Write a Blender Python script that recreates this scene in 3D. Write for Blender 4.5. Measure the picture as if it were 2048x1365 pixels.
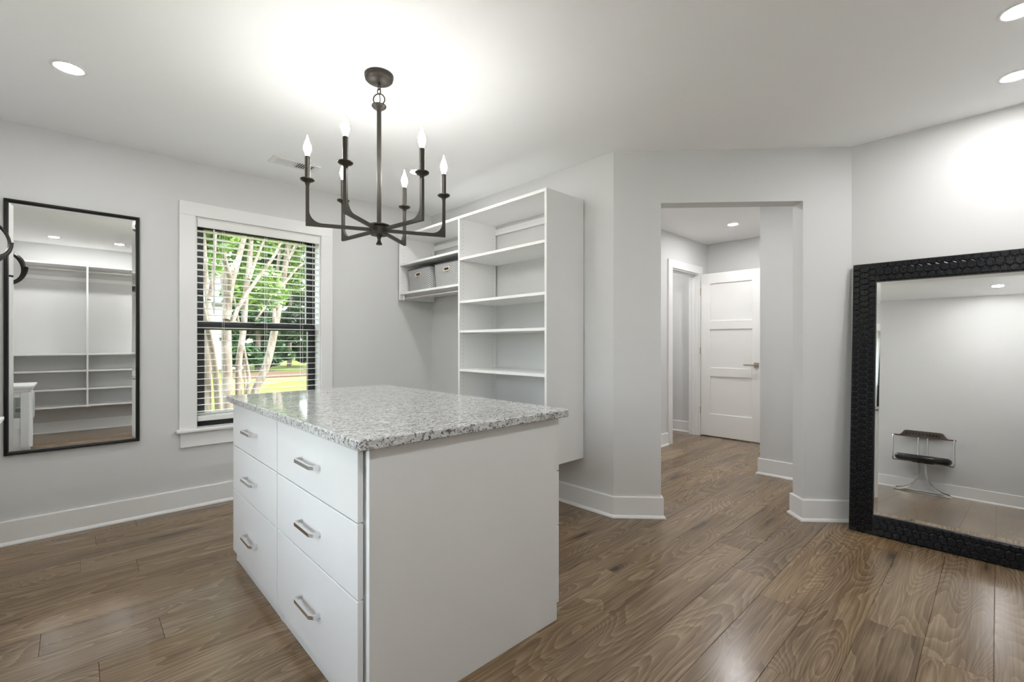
import bpy, bmesh, math, random
import numpy as np
from mathutils import Vector, Matrix

for o in list(bpy.data.objects):
    bpy.data.objects.remove(o, do_unlink=True)
SC = bpy.context.scene
COL = SC.collection
random.seed(4)
RNG = np.random.default_rng(7)
R = math.radians

# ------------------------------------------------------------------ camera
FPX, CXP, CYP, YAW, CAMH = 922.0, 1024.0, 687.0, R(43.5), 1.16
cam_d = bpy.data.cameras.new('camera')
cam = bpy.data.objects.new('camera', cam_d)
COL.objects.link(cam)
cam.location = (0, 0, CAMH)
cam.rotation_euler = (R(90), 0, -YAW)
cam_d.sensor_width = 36.0
cam_d.lens = 36.0 * FPX / 2048.0
cam_d.shift_y = (CYP - 682.5) / 2048.0
cam_d.clip_start = 0.02
cam_d.clip_end = 300
SC.camera = cam

# ------------------------------------------------------------------ light, exposure
SC.view_settings.view_transform = 'Standard'
SC.view_settings.look = 'None'
SC.view_settings.gamma = 1.0
SC.view_settings.use_curve_mapping = False
SC.view_settings.exposure = 0.84
SC.cycles.max_bounces = 16
SC.cycles.diffuse_bounces = 12

SKY_STRENGTH = 1.4
SUN_STRENGTH = 1.0
LAMP_RECESSED = 184.0     # emission strength of the recessed lenses
LAMP_HALL = 265.0         # hall lenses, seen and added, raised to brighten the hall
LAMP_BULB = 86.0         # emission strength of the candle bulbs

world = bpy.data.worlds.new('sky')
SC.world = world
world.use_nodes = True
wn = world.node_tree.nodes
wl = world.node_tree.links
wn.clear()
w_out = wn.new('ShaderNodeOutputWorld')
w_bg = wn.new('ShaderNodeBackground')
w_sky = wn.new('ShaderNodeTexSky')
w_sky.sky_type = 'NISHITA'
w_sky.sun_disc = False
w_sky.sun_elevation = R(52)
w_sky.sun_rotation = R(110)
w_sky.air_density = 1.2
w_sky.dust_density = 2.5
w_bg.inputs['Strength'].default_value = SKY_STRENGTH
w_hs = wn.new('ShaderNodeHueSaturation')
w_hs.inputs['Saturation'].default_value = 0.35      # thin bright haze over the whole sky
wl.new(w_sky.outputs['Color'], w_hs.inputs['Color'])
wl.new(w_hs.outputs['Color'], w_bg.inputs['Color'])
wl.new(w_bg.outputs['Background'], w_out.inputs['Surface'])

sun_d = bpy.data.lights.new('sun', 'SUN')
sun_d.energy = SUN_STRENGTH
sun_d.angle = R(1.5)
sun_d.color = (1.0, 0.95, 0.86)
sun = bpy.data.objects.new('sun', sun_d)
COL.objects.link(sun)
sun.rotation_euler = Vector((-0.62, 0.42, -0.80)).to_track_quat('-Z', 'Y').to_euler()

# ------------------------------------------------------------------ helpers
def ray(px, py):
    s = (px - CXP) / FPX
    return Vector((math.sin(YAW) + math.cos(YAW) * s, math.cos(YAW) - math.sin(YAW) * s, -(py - CYP) / FPX))

def at_y(px, py, y):
    r = ray(px, py)
    return Vector((0, 0, CAMH)) + r * (y / r.y)

class MB:
    """collects shapes for ONE mesh object"""
    def __init__(self):
        self.v, self.f = [], []

    def add(self, v, f):
        n = len(self.v)
        self.v += [tuple(p) for p in v]
        self.f += [tuple(i + n for i in q) for q in f]
        return self

    def box(self, a, b, ch=0.0):
        x0, x1 = sorted((a[0], b[0])); y0, y1 = sorted((a[1], b[1])); z0, z1 = sorted((a[2], b[2]))
        if ch <= 0:
            v = [(x0, y0, z0), (x1, y0, z0), (x1, y1, z0), (x0, y1, z0), (x0, y0, z1), (x1, y0, z1), (x1, y1, z1), (x0, y1, z1)]
            f = [(0, 3, 2, 1), (4, 5, 6, 7), (0, 1, 5, 4), (1, 2, 6, 5), (2, 3, 7, 6), (3, 0, 4, 7)]
            return self.add(v, f)
        bm = bmesh.new()
        bmesh.ops.create_cube(bm, size=1)
        for q in bm.verts:
            q.co = Vector(((x0 + x1) / 2 + q.co.x * (x1 - x0), (y0 + y1) / 2 + q.co.y * (y1 - y0), (z0 + z1) / 2 + q.co.z * (z1 - z0)))
        bmesh.ops.bevel(bm, geom=bm.edges[:], offset=ch, segments=1, affect='EDGES')
        return self.bm(bm)

    def bm(self, bm):
        bm.verts.ensure_lookup_table()
        bm.verts.index_update()
        self.add([q.co[:] for q in bm.verts], [[q.index for q in f.verts] for f in bm.faces])
        bm.free()
        return self

    def prism(self, poly, z0, z1):
        """plan polygon (counter-clockwise) extruded in z"""
        n = len(poly)
        area = sum(poly[i][0] * poly[(i + 1) % n][1] - poly[(i + 1) % n][0] * poly[i][1] for i in range(n))
        if area < 0:
            poly = poly[::-1]
        v = [(p[0], p[1], z0) for p in poly] + [(p[0], p[1], z1) for p in poly]
        f = [tuple(range(n - 1, -1, -1)), tuple(range(n, 2 * n))]
        f += [(i, (i + 1) % n, n + (i + 1) % n, n + i) for i in range(n)]
        return self.add(v, f)

    def sweep(self, path, prof, closed=False, up=Vector((0, 0, 1)), scales=None, cap=True):
        """profile (list of (a,b)) carried along a path of points"""
        path = [Vector(p) for p in path]
        n, m = len(path), len(prof)
        v = []
        prev = None
        for i, p in enumerate(path):
            if closed:
                t = path[(i + 1) % n] - path[i - 1]
            else:
                t = path[min(i + 1, n - 1)] - path[max(i - 1, 0)]
            t.normalize()
            if prev is None:
                ref = up if abs(t.dot(up)) < 0.95 else Vector((1, 0, 0))
                a = t.cross(ref).normalized()
            else:
                a = (prev - t * prev.dot(t)).normalized()
            prev = a
            b = a.cross(t).normalized()
            s = scales[i] if scales else 1.0
            v += [p + a * (q[0] * s) + b * (q[1] * s) for q in prof]
        f = []
        for i in range(n if closed else n - 1):
            j = (i + 1) % n
            for k in range(m):
                l = (k + 1) % m
                f.append((i * m + k, i * m + l, j * m + l, j * m + k))
        if not closed and cap:
            f.append(tuple(range(m - 1, -1, -1)))
            f.append(tuple((n - 1) * m + k for k in range(m)))
        return self.add(v, f)

    def tube(self, path, r, seg=10, **k):
        rr = r if isinstance(r, (list, tuple)) else [r] * len(path)
        prof = [(math.cos(2 * math.pi * i / seg), math.sin(2 * math.pi * i / seg)) for i in range(seg)]
        return self.sweep(path, prof, scales=rr, **k)

    def lathe(self, prof, c=(0, 0, 0), seg=24, axis='z', cap=True):
        """prof: list of (r, h) from bottom to top"""
        v, f, rings = [], [], []
        for r, h in prof:
            if r < 1e-6:
                rings.append([len(v)]); v.append((0, 0, h))
            else:
                rings.append(list(range(len(v), len(v) + seg)))
                v += [(r * math.cos(2 * math.pi * i / seg), r * math.sin(2 * math.pi * i / seg), h) for i in range(seg)]
        for a, b in zip(rings, rings[1:]):
            for i in range(seg):
                j = (i + 1) % seg
                if len(a) == 1 and len(b) == 1:
                    continue
                if len(a) == 1:
                    f.append((a[0], b[j], b[i]))
                elif len(b) == 1:
                    f.append((a[i], a[j], b[0]))
                else:
                    f.append((a[i], a[j], b[j], b[i]))
        if cap and len(rings[0]) > 1:
            f.append(tuple(reversed(rings[0])))
        if cap and len(rings[-1]) > 1:
            f.append(tuple(rings[-1]))
        if axis == 'y':
            v = [(p[0], -p[2], p[1]) for p in v]
        elif axis == 'x':
            v = [(p[2], p[0], p[1]) for p in v]
        v = [(p[0] + c[0], p[1] + c[1], p[2] + c[2]) for p in v]
        return self.add(v, f)

    def xf(self, M):
        self.v = [tuple(M @ Vector(p)) for p in self.v]
        return self

    def mesh(self, name, mat, smooth=0):
        me = bpy.data.meshes.new(name)
        me.from_pydata([tuple(p) for p in self.v], [], self.f)
        if mat is not None:
            me.materials.append(mat)
        if smooth:
            me.polygons.foreach_set('use_smooth', [True] * len(me.polygons))
            me.set_sharp_from_angle(angle=R(smooth))
        me.update()
        return me

    def build(self, name, mat, parent=None, smooth=0, loc=None, rot=None):
        return link(name, self.mesh(name, mat, smooth), parent, loc, rot)

def link(name, me, parent=None, loc=None, rot=None):
    o = bpy.data.objects.new(name, me)
    COL.objects.link(o)
    if parent is not None:
        o.parent = parent
    if loc is not None:
        o.location = loc
    if rot is not None:
        o.rotation_euler = rot
    return o

def empty(name, loc=(0, 0, 0), rz=0.0):
    o = bpy.data.objects.new(name, None)
    COL.objects.link(o)
    o.location = loc
    o.rotation_euler = (0, 0, rz)
    o.empty_display_size = 0.1
    return o

def tag(o, label, cat, group=None):
    o['label'] = label
    o['category'] = cat
    if group:
        o['group'] = group
    return o

def struct(o, label=None, cat=None):
    o['kind'] = 'structure'
    if label:
        o['label'] = label
    if cat:
        o['category'] = cat
    return o

def copy_tree(o, parent=None):
    c = o.copy()
    COL.objects.link(c)
    c.parent = parent
    for ch in list(o.children):
        copy_tree(ch, c)
    return c

# ------------------------------------------------------------------ materials
class NT:
    def __init__(self, name):
        self.m = bpy.data.materials.new(name)
        self.m.use_nodes = True
        self.t = self.m.node_tree
        self.b = self.t.nodes['Principled BSDF']
        self.out = self.t.nodes['Material Output']

    def n(self, typ, **props):
        nd = self.t.nodes.new('ShaderNode' + typ)
        for k, v in props.items():
            setattr(nd, k, v)
        return nd

    def l(self, a, b):
        self.t.links.new(a, b)

    def val(self, sock, v):
        if hasattr(v, 'is_linked') or isinstance(v, bpy.types.NodeSocket):
            self.l(v, sock)
        else:
            sock.default_value = v

    def math(self, op, a, b=0.0, c=0.0, clamp=False):
        nd = self.n('Math', operation=op, use_clamp=clamp)
        self.val(nd.inputs[0], a); self.val(nd.inputs[1], b); self.val(nd.inputs[2], c)
        return nd.outputs[0]

    def mix(self, fac, a, b, blend='MIX'):
        nd = self.n('Mix', data_type='RGBA', blend_type=blend)
        self.val(nd.inputs[0], fac)
        self.val(nd.inputs[6], (*a, 1) if isinstance(a, tuple) and len(a) == 3 else a)
        self.val(nd.inputs[7], (*b, 1) if isinstance(b, tuple) and len(b) == 3 else b)
        return nd.outputs[2]

    def ramp(self, fac, stops, interp='LINEAR'):
        nd = self.n('ValToRGB')
        cr = nd.color_ramp
        cr.interpolation = interp
        while len(cr.elements) > 1:
            cr.elements.remove(cr.elements[-1])
        for i, (p, c) in enumerate(stops):
            e = cr.elements[0] if i == 0 else cr.elements.new(p)
            e.position = p
            e.color = (*c, 1) if len(c) == 3 else c
        self.l(fac, nd.inputs[0])
        return nd.outputs[0]

    def coord(self, which='Object'):
        return self.n('TexCoord').outputs[which]

    def mapping(self, vec, scale=(1, 1, 1), loc=(0, 0, 0), rot=(0, 0, 0)):
        nd = self.n('Mapping')
        self.l(vec, nd.inputs['Vector'])
        nd.inputs['Scale'].default_value = scale
        nd.inputs['Location'].default_value = loc
        nd.inputs['Rotation'].default_value = rot
        return nd.outputs[0]

    def noise(self, vec, scale=5.0, detail=2.0, rough=0.5, dist=0.0):
        nd = self.n('TexNoise')
        self.l(vec, nd.inputs['Vector'])
        nd.inputs['Scale'].default_value = scale
        nd.inputs['Detail'].default_value = detail
        nd.inputs['Roughness'].default_value = rough
        nd.inputs['Distortion'].default_value = dist
        return nd.outputs['Fac']

    def bump(self, h, strength=0.1, dist=0.01):
        nd = self.n('Bump')
        nd.inputs['Strength'].default_value = strength
        nd.inputs['Distance'].default_value = dist
        self.l(h, nd.inputs['Height'])
        self.l(nd.outputs[0], self.b.inputs['Normal'])

    def set(self, **k):
        names = dict(color='Base Color', rough='Roughness', metal='Metallic', spec='Specular IOR Level', coat='Coat Weight',
                     coatr='Coat Roughness', emit='Emission Color', estr='Emission Strength', ior='IOR')
        for a, v in k.items():
            s = self.b.inputs[names[a]]
            if isinstance(v, tuple) and len(v) == 3:
                v = (*v, 1)
            self.val(s, v)
        return self

def plain(name, color, rough=0.5, metal=0.0, spec=0.5, var=0.0, vscale=8.0, bump=0.0, bscale=60.0, **k):
    t = NT(name)
    t.set(color=color, rough=rough, metal=metal, spec=spec, **k)
    if var or bump:
        c = t.coord()
        if var:
            f = t.noise(c, vscale, 3)
            t.set(color=t.mix(f, tuple(x * (1 - var) for x in color), tuple(min(1, x * (1 + var)) for x in color)))
        if bump:
            t.bump(t.noise(c, bscale, 3), bump, 0.002)
    return t.m

M = {}
M['wall'] = plain('wall_paint', (0.655, 0.657, 0.655), 0.62, spec=0.3, var=0.012, vscale=2.5, bump=0.05, bscale=220)
M['ceiling'] = plain('ceiling_paint', (0.90, 0.903, 0.903), 0.75, spec=0.2, var=0.01, vscale=2.0, bump=0.04, bscale=200)
M['trim'] = plain('trim_paint', (0.80, 0.80, 0.795), 0.32, spec=0.45, var=0.01, bump=0.02, bscale=90)
M['melamine'] = plain('white_melamine', (0.80, 0.80, 0.795), 0.38, spec=0.45, var=0.008, bump=0.02, bscale=300)
M['door'] = plain('door_paint', (0.82, 0.815, 0.80), 0.35, spec=0.45, var=0.008, bump=0.015, bscale=120)
M['black_frame'] = plain('black_lacquer', (0.006, 0.006, 0.006), 0.32, spec=0.35, var=0.2, bump=0.03, bscale=150)
M['black_sash'] = plain('black_vinyl', (0.012, 0.012, 0.013), 0.42, var=0.2, bump=0.02)
M['blind'] = plain('blind_white', (0.80, 0.80, 0.78), 0.40, var=0.01, bump=0.02)
M['cord'] = plain('blind_cord', (0.72, 0.71, 0.68), 0.7, var=0.05)
M['chrome'] = plain('polished_chrome', (0.78, 0.78, 0.78), 0.12, metal=1.0, var=0.02)
M['steel'] = plain('satin_steel', (0.62, 0.61, 0.59), 0.28, metal=1.0, var=0.03)
M['chrome_dark'] = plain('darkened_chrome', (0.34, 0.32, 0.30), 0.22, metal=1.0, var=0.1)  # leg chrome darkened so bright reflections do not wash it out
M['nickel'] = plain('brushed_nickel', (0.50, 0.46, 0.40), 0.30, metal=1.0, var=0.05)
M['bronze'] = plain('aged_bronze', (0.050, 0.043, 0.036), 0.45, metal=0.55, var=0.12, vscale=30, bump=0.04, bscale=200)
M['mirror'] = plain('mirror_silver', (0.93, 0.935, 0.93), 0.0, metal=1.0)
M['hole_shade'] = plain('painted_hole_shade', (0.20, 0.20, 0.20), 0.8, var=0.05)  # painted shade standing in for the depth of the peg holes
M['leather'] = plain('black_leather', (0.012, 0.012, 0.013), 0.22, spec=0.6, var=0.2, bump=0.12, bscale=40)
M['plastic_black'] = plain('black_plastic', (0.015, 0.014, 0.013), 0.35, var=0.1)
M['cream'] = plain('cream_binding', (0.62, 0.55, 0.42), 0.7, var=0.06, vscale=60)
M['brass'] = plain('aged_brass', (0.42, 0.34, 0.20), 0.35, metal=1.0, var=0.05)
M['vent'] = plain('vent_white', (0.78, 0.78, 0.77), 0.45, var=0.01)
M['duct_shade'] = plain('painted_duct_shade', (0.06, 0.06, 0.06), 0.8, var=0.1)  # painted shade for the space behind the vent slats

def emit(name, color, strength):
    t = NT(name)
    t.set(color=(0.9, 0.9, 0.9), rough=0.4, emit=color, estr=strength)
    return t.m
M['lens'] = emit('lit_lens', (1.0, 0.99, 0.975), LAMP_RECESSED)
M['lens_hall'] = emit('lit_hall_lens', (1.0, 0.99, 0.975), LAMP_HALL)
M['bulb'] = emit('lit_bulb', (1.0, 0.98, 0.95), LAMP_BULB)

def glass():
    t = NT('window_glass')
    t.t.nodes.remove(t.b)
    tr = t.n('BsdfTransparent'); tr.inputs[0].default_value = (0.96, 0.98, 0.97, 1)
    gl = t.n('BsdfGlossy'); gl.inputs['Roughness'].default_value = 0.0
    fr = t.n('Fresnel')
    bf = t.n('NewGeometry').outputs['Backfacing']
    t.l(t.math('MULTIPLY_ADD', bf, 1 / 1.5 - 1.5, 1.5), fr.inputs['IOR'])      # same sheen from either face of a thin pane
    mx = t.n('MixShader')
    t.l(fr.outputs[0], mx.inputs[0]); t.l(tr.outputs[0], mx.inputs[1]); t.l(gl.outputs[0], mx.inputs[2])
    t.l(mx.outputs[0], t.out.inputs['Surface'])
    return t.m
M['glass'] = glass()

def wood_floor():
    t = NT('oak_laminate')
    c = t.coord('Object')
    rnd = t.n('ObjectInfo').outputs['Random']
    comb = t.n('CombineXYZ')
    t.l(t.math('MULTIPLY', rnd, 91.7), comb.inputs[0]); t.l(t.math('MULTIPLY', rnd, 47.3), comb.inputs[1]); t.l(t.math('MULTIPLY', rnd, 23.9), comb.inputs[2])
    va = t.n('VectorMath', operation='ADD')
    t.l(c, va.inputs[0]); t.l(comb.outputs[0], va.inputs[1])
    p = va.outputs[0]
    # knots pull the growth rings around them
    vor = t.n('TexVoronoi', feature='F1')
    t.l(t.mapping(p, (1.15, 5.2, 1)), vor.inputs['Vector']); vor.inputs['Scale'].default_value = 1.0
    kd = vor.outputs['Distance']
    kn = t.math('POWER', t.math('SUBTRACT', 1.0, t.math('MULTIPLY', kd, 2.0), clamp=True), 2.0)
    base = t.noise(t.mapping(p, (0.75, 4.2, 1)), 1.0, 1.0, 0.4, 0.35)
    field = t.math('ADD', base, t.math('MULTIPLY', kn, 0.55))
    wob = t.noise(t.mapping(p, (7, 26, 1)), 1.0, 2, 0.55)
    field = t.math('ADD', field, t.math('MULTIPLY', wob, 0.030))
    ring = t.math('FRACT', t.math('MULTIPLY', field, 30.0))
    ring = t.math('POWER', ring, 1.6)
    fine = t.noise(t.mapping(p, (3.0, 120, 1)), 1.0, 3, 0.6)
    broad = t.noise(t.mapping(p, (1.0, 4.0, 1), (5, 9, 0)), 1.0, 3, 0.55)
    g = t.math('ADD', t.math('MULTIPLY', ring, 0.19), t.math('MULTIPLY', fine, 0.56))
    g = t.math('ADD', g, t.math('MULTIPLY', broad, 0.52))
    g = t.math('SUBTRACT', g, t.math('MULTIPLY', t.math('POWER', kn, 3.0), 0.55))
    col = t.ramp(g, [(0.24, (0.040, 0.023, 0.012)), (0.46, (0.118, 0.074, 0.040)), (0.64, (0.205, 0.139, 0.080)), (0.86, (0.320, 0.230, 0.143))])
    hs = t.n('HueSaturation')
    t.l(col, hs.inputs['Color'])
    t.l(t.math('MULTIPLY_ADD', rnd, 0.22, 0.90), hs.inputs['Value'])
    t.l(t.math('MULTIPLY_ADD', t.math('FRACT', t.math('MULTIPLY', rnd, 7.3)), 0.2, 0.9), hs.inputs['Saturation'])
    t.set(color=hs.outputs[0], rough=t.math('MULTIPLY_ADD', fine, 0.10, 0.17), spec=0.5)
    t.bump(t.math('ADD', t.math('MULTIPLY', ring, 0.4), fine), 0.05, 0.001)
    return t.m
M['floor'] = wood_floor()

def granite():
    t = NT('white_granite')
    c = t.coord()
    d = t.noise(t.mapping(c, (1, 1, 1)), 9, 2)
    cm = t.mapping(c, (0.75, 1.25, 1.0), rot=(0, 0, R(-20)))
    blotch = t.noise(cm, 46, 4, 0.62, 0.8)
    spk = t.noise(cm, 88, 4, 0.68, 1.2)
    fine = t.noise(cm, 190, 2, 0.6)
    col = t.ramp(blotch, [(0.30, (0.36, 0.36, 0.36)), (0.44, (0.60, 0.60, 0.595)), (0.56, (0.74, 0.735, 0.725)), (0.75, (0.80, 0.795, 0.79))])
    dark = t.ramp(t.math('MULTIPLY_ADD', d, 0.06, spk), [(0.445, (1, 1, 1)), (0.50, (0, 0, 0))])
    col = t.mix(dark, col, (0.055, 0.052, 0.052))
    col = t.mix(t.math('MULTIPLY', fine, 0.30), col, (0.42, 0.42, 0.42))
    t.set(color=col, rough=0.07, spec=0.55)
    return t.m
M['granite'] = granite()

def chevron():
    t = NT('chevron_fabric')
    c = t.coord('UV')
    sx = t.n('SeparateXYZ'); t.l(c, sx.inputs[0])
    u, v = sx.outputs[0], sx.outputs[1]
    w = 0.030
    zig = t.math('ABSOLUTE', t.math('SUBTRACT', t.math('FRACT', t.math('DIVIDE', u, w)), 0.5))
    vv = t.math('ADD', v, t.math('MULTIPLY', zig, w * 1.3))
    stripe = t.math('FRACT', t.math('DIVIDE', vv, 0.0170))
    a = t.math('GREATER_THAN', stripe, 0.45)
    seam = t.math('LESS_THAN', t.math('ABSOLUTE', t.math('SUBTRACT', zig, 0.25)), 0.215)
    a = t.math('MULTIPLY', a, seam)
    weave = t.noise(c, 900, 1)
    dk = t.mix(weave, (0.045, 0.05, 0.058), (0.12, 0.125, 0.135))
    lt = t.mix(weave, (0.55, 0.55, 0.54), (0.72, 0.72, 0.71))
    t.set(color=t.mix(a, dk, lt), rough=0.85, spec=0.2)
    t.bump(weave, 0.2, 0.002)
    return t.m
M['chevron'] = chevron()

def tile_black():
    t = NT('hammered_black')
    c = t.coord()
    f = t.noise(c, 120, 3)
    t.set(color=t.mix(f, (0.003, 0.0035, 0.005), (0.008, 0.009, 0.012)), rough=t.math('MULTIPLY_ADD', f, 0.15, 0.20), spec=0.28)
    t.bump(f, 0.08, 0.002)
    return t.m
M['tile_black'] = tile_black()

def chair_wood():
    t = NT('walnut')
    c = t.coord()
    g = t.noise(t.mapping(c, (60, 6, 60)), 1.0, 4, 0.6, 0.4)
    t.set(color=t.ramp(g, [(0.3, (0.030, 0.018, 0.011)), (0.7, (0.085, 0.052, 0.032))]), rough=0.38)
    return t.m
M['walnut'] = chair_wood()

def leaf(name, a, b, cc):
    t = NT(name)
    t.t.nodes.remove(t.b)
    ri = t.n('NewGeometry').outputs['Random Per Island']
    col = t.ramp(ri, [(0.0, a), (0.55, b), (1.0, cc)])
    df = t.n('BsdfDiffuse'); tl = t.n('BsdfTranslucent'); gs = t.n('BsdfGlossy'); gs.inputs['Roughness'].default_value = 0.35
    t.l(col, df.inputs[0]); t.l(col, tl.inputs[0])
    m1 = t.n('MixShader'); m1.inputs[0].default_value = 0.42
    t.l(df.outputs[0], m1.inputs[1]); t.l(tl.outputs[0], m1.inputs[2])
    m2 = t.n('MixShader'); m2.inputs[0].default_value = 0.05
    t.l(m1.outputs[0], m2.inputs[1]); t.l(gs.outputs[0], m2.inputs[2])
    t.l(m2.outputs[0], t.out.inputs['Surface'])
    return t.m
M['leaf_dark'] = leaf('evergreen_leaf', (0.008, 0.028, 0.008), (0.020, 0.064, 0.016), (0.060, 0.135, 0.034))
M['leaf_lime'] = leaf('young_leaf', (0.025, 0.070, 0.010), (0.085, 0.175, 0.020), (0.20, 0.29, 0.045))

def bark():
    t = NT('smooth_bark')
    c = t.coord('Object')
    f = t.noise(t.mapping(c, (9, 9, 2.2)), 1.0, 4, 0.6, 0.6)
    t.set(color=t.ramp(f, [(0.30, (0.05, 0.037, 0.025)), (0.48, (0.125, 0.098, 0.073)), (0.70, (0.23, 0.20, 0.165))]), rough=0.75, spec=0.2)
    t.bump(f, 0.2, 0.02)
    return t.m
M['bark'] = bark()

def ground_mat():
    t = NT('lawn_ground')
    c = t.coord('Object')
    n1 = t.noise(c, 0.55, 4, 0.6)
    n2 = t.noise(c, 14, 4, 0.7)
    g = t.ramp(n2, [(0.3, (0.035, 0.06, 0.008)), (0.55, (0.095, 0.125, 0.020)), (0.75, (0.165, 0.18, 0.045))])
    d = t.ramp(n2, [(0.3, (0.07, 0.045, 0.028)), (0.7, (0.26, 0.17, 0.11))])
    f = t.ramp(n1, [(0.50, (0, 0, 0)), (0.60, (1, 1, 1))])
    t.set(color=t.mix(f, g, d), rough=0.95, spec=0.1)
    t.bump(n2, 0.6, 0.05)
    return t.m
M['ground'] = ground_mat()
M['mulch'] = plain('bark_mulch', (0.075, 0.045, 0.030), 0.95, spec=0.1, var=0.5, vscale=22, bump=0.6, bscale=20)
M['siding'] = plain('white_siding', (0.78, 0.79, 0.80), 0.6, var=0.02)
M['roof'] = plain('grey_shingle', (0.12, 0.12, 0.125), 0.9, var=0.3, vscale=12)

# ------------------------------------------------------------------ room shell
H = 2.44
XL, YB, YF, XR, XS = -0.62, 3.92, -0.60, 3.67, 2.61
P1 = Vector((2.61, 1.765)); P2 = Vector((3.67, 0.655))
D = (P2 - P1).normalized(); NRM = Vector((-D.y, D.x))
LEN = (P2 - P1).length
TH = 0.12
OL = P1 + D * (LEN * 0.203); OR = P1 + D * (LEN * 0.7997)
OLo = OL + NRM * TH; ORo = OR + NRM * TH
P1o = Vector((2.73, 1.813)); P2o = Vector((3.79, 0.704))
HEAD = 2.092
YH, XST, YST, XF = 2.60, 4.42, 1.455, 5.96
DX0, DX1, DH = 5.005, 5.71, 2.035

floor = struct(MB().box((XL - 0.12, YF - 0.12, -0.12), (6.08, 4.10, -0.012)).build('floor', M['floor']), 'brown oak-look plank floor', 'floor')
ceil = struct(MB().box((XL - 0.12, YF - 0.12, H), (6.08, 4.10, H + 0.1)).build('ceiling', M['ceiling']), 'smooth white painted ceiling', 'ceiling')

# floor planks, running along x, staggered
PW, PL = 0.187, 1.52
plank_cache = {}
def plank_mesh(L, W):
    k = (round(L, 3), round(W, 3))
    if k not in plank_cache:
        mb = MB()
        x, y, e, z0, z1 = L / 2, W / 2, 0.0013, -0.012, 0.0
        v = [(-x, -y, z0), (x, -y, z0), (x, y, z0), (-x, y, z0), (-x, -y, z1 - e), (x, -y, z1 - e), (x, y, z1 - e), (-x, y, z1 - e),
             (-x + e, -y + e, z1), (x - e, -y + e, z1), (x - e, y - e, z1), (-x + e, y - e, z1)]
        f = [(0, 1, 5, 4), (1, 2, 6, 5), (2, 3, 7, 6), (3, 0, 4, 7), (4, 5, 9, 8), (5, 6, 10, 9), (6, 7, 11, 10), (7, 4, 8, 11), (8, 9, 10, 11)]
        mb.add(v, f)
        plank_cache[k] = mb.mesh('plank', M['floor'])
    return plank_cache[k]
fx0, fx1, fy0, fy1 = XL - 0.02, 6.0, YF - 0.02, 4.08
row_y = 2.254 - PW * 16
ends = {2.254: 0.259, 2.441: -0.097}
rr = random.Random(11)
while row_y < fy1:
    a, b = max(row_y, fy0), min(row_y + PW, fy1)
    if b - a > 0.02:
        key = round(row_y, 3)
        off = ends.get(key, rr.uniform(0, PL))
        x = off - PL * 4
        while x < fx1:
            x0, x1 = max(x, fx0), min(x + PL, fx1)
            if x1 - x0 > 0.03:
                link('plank', plank_mesh(x1 - x0 - 0.0006, b - a - 0.0006), floor, ((x0 + x1) / 2, (a + b) / 2, 0))
            x += PL
    row_y += PW

def wall(name, polys, label, m='wall'):
    mb = MB()
    for poly, z0, z1 in polys:
        mb.prism(poly, z0, z1)
    return struct(mb.build(name, M[m]), label, 'wall')
def rect(x0, y0, x1, y1):
    return [(x0, y0), (x1, y0), (x1, y1), (x0, y1)]
ZT = H
# window openings
W1C, WHALF, WZ0, WZ1 = 1.061, 0.44, 0.555, 2.06
W2C = 1.68
wall('wall_back', [(rect(XL - .12, YB, W1C - WHALF, YB + .18), 0, ZT), (rect(W1C + WHALF, YB, XS + .12, YB + .18), 0, ZT),
                   (rect(W1C - WHALF, YB, W1C + WHALF, YB + .18), 0, WZ0), (rect(W1C - WHALF, YB, W1C + WHALF, YB + .18), WZ1, ZT)],
     'light grey painted wall with the blind-covered window')
wall('wall_left', [(rect(XL - .12, YF, XL, W2C - WHALF), 0, ZT), (rect(XL - .12, W2C + WHALF, XL, YB), 0, ZT),
                   (rect(XL - .12, W2C - WHALF, XL, W2C + WHALF), 0, WZ0), (rect(XL - .12, W2C - WHALF, XL, W2C + WHALF), WZ1, ZT)],
     'light grey wall behind the chrome chair')
wall('wall_front', [(rect(XL - .12, YF - .12, XR + .12, YF), 0, ZT)], 'light grey wall behind the long open shelving')
wall('wall_right', [([(XR, YF), (P2o.x, YF), tuple(P2o), tuple(P2)], 0, ZT)], 'light grey wall behind the leaning black mirror')
wall('wall_right_rear', [([tuple(P1), tuple(P1o), (P1o.x, YB), (XS, YB)], 0, ZT)], 'light grey wall carrying the white closet shelving')
wall('wall_angled', [([tuple(P1), tuple(OL), tuple(OLo), tuple(P1o)], 0, ZT), ([tuple(OR), tuple(P2), tuple(P2o), tuple(ORo)], 0, ZT),
                     ([tuple(OL), tuple(OR), tuple(ORo), tuple(OLo)], HEAD, ZT)], 'light grey diagonal wall with an open doorway')
wall('wall_hall_left', [(rect(P1o.x, YH, DX0, YH + .12), 0, ZT), (rect(DX1, YH, XF + .12, YH + .12), 0, ZT), (rect(DX0, YH, DX1, YH + .12), DH, ZT)],
     'hall wall holding the white door frame')
wall('wall_hall_stub', [(rect(XST, YF, XST + .12, YST), 0, ZT)], 'hall wall end just beyond the doorway')
wall('wall_hall_far', [(rect(XF, 0.3, XF + .12, YH), 0, ZT)], 'far hall wall behind the open white door')
wall('wall_hall_end', [(rect(XST + .12, 0.18, XF + .12, 0.3), 0, ZT), (rect(XR + .12, YF - .12, XST + .12, YF), 0, ZT)], 'closed ends of the hall')
wall('wall_side_room', [(rect(5.80, YH + .12, 5.92, 4.10), 0, ZT), (rect(4.3, 3.98, 5.80, 4.10), 0, ZT), (rect(4.3, YH + .12, 4.42, 3.98), 0, ZT)],
     'pale wall of the small room seen past the door frame')

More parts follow.
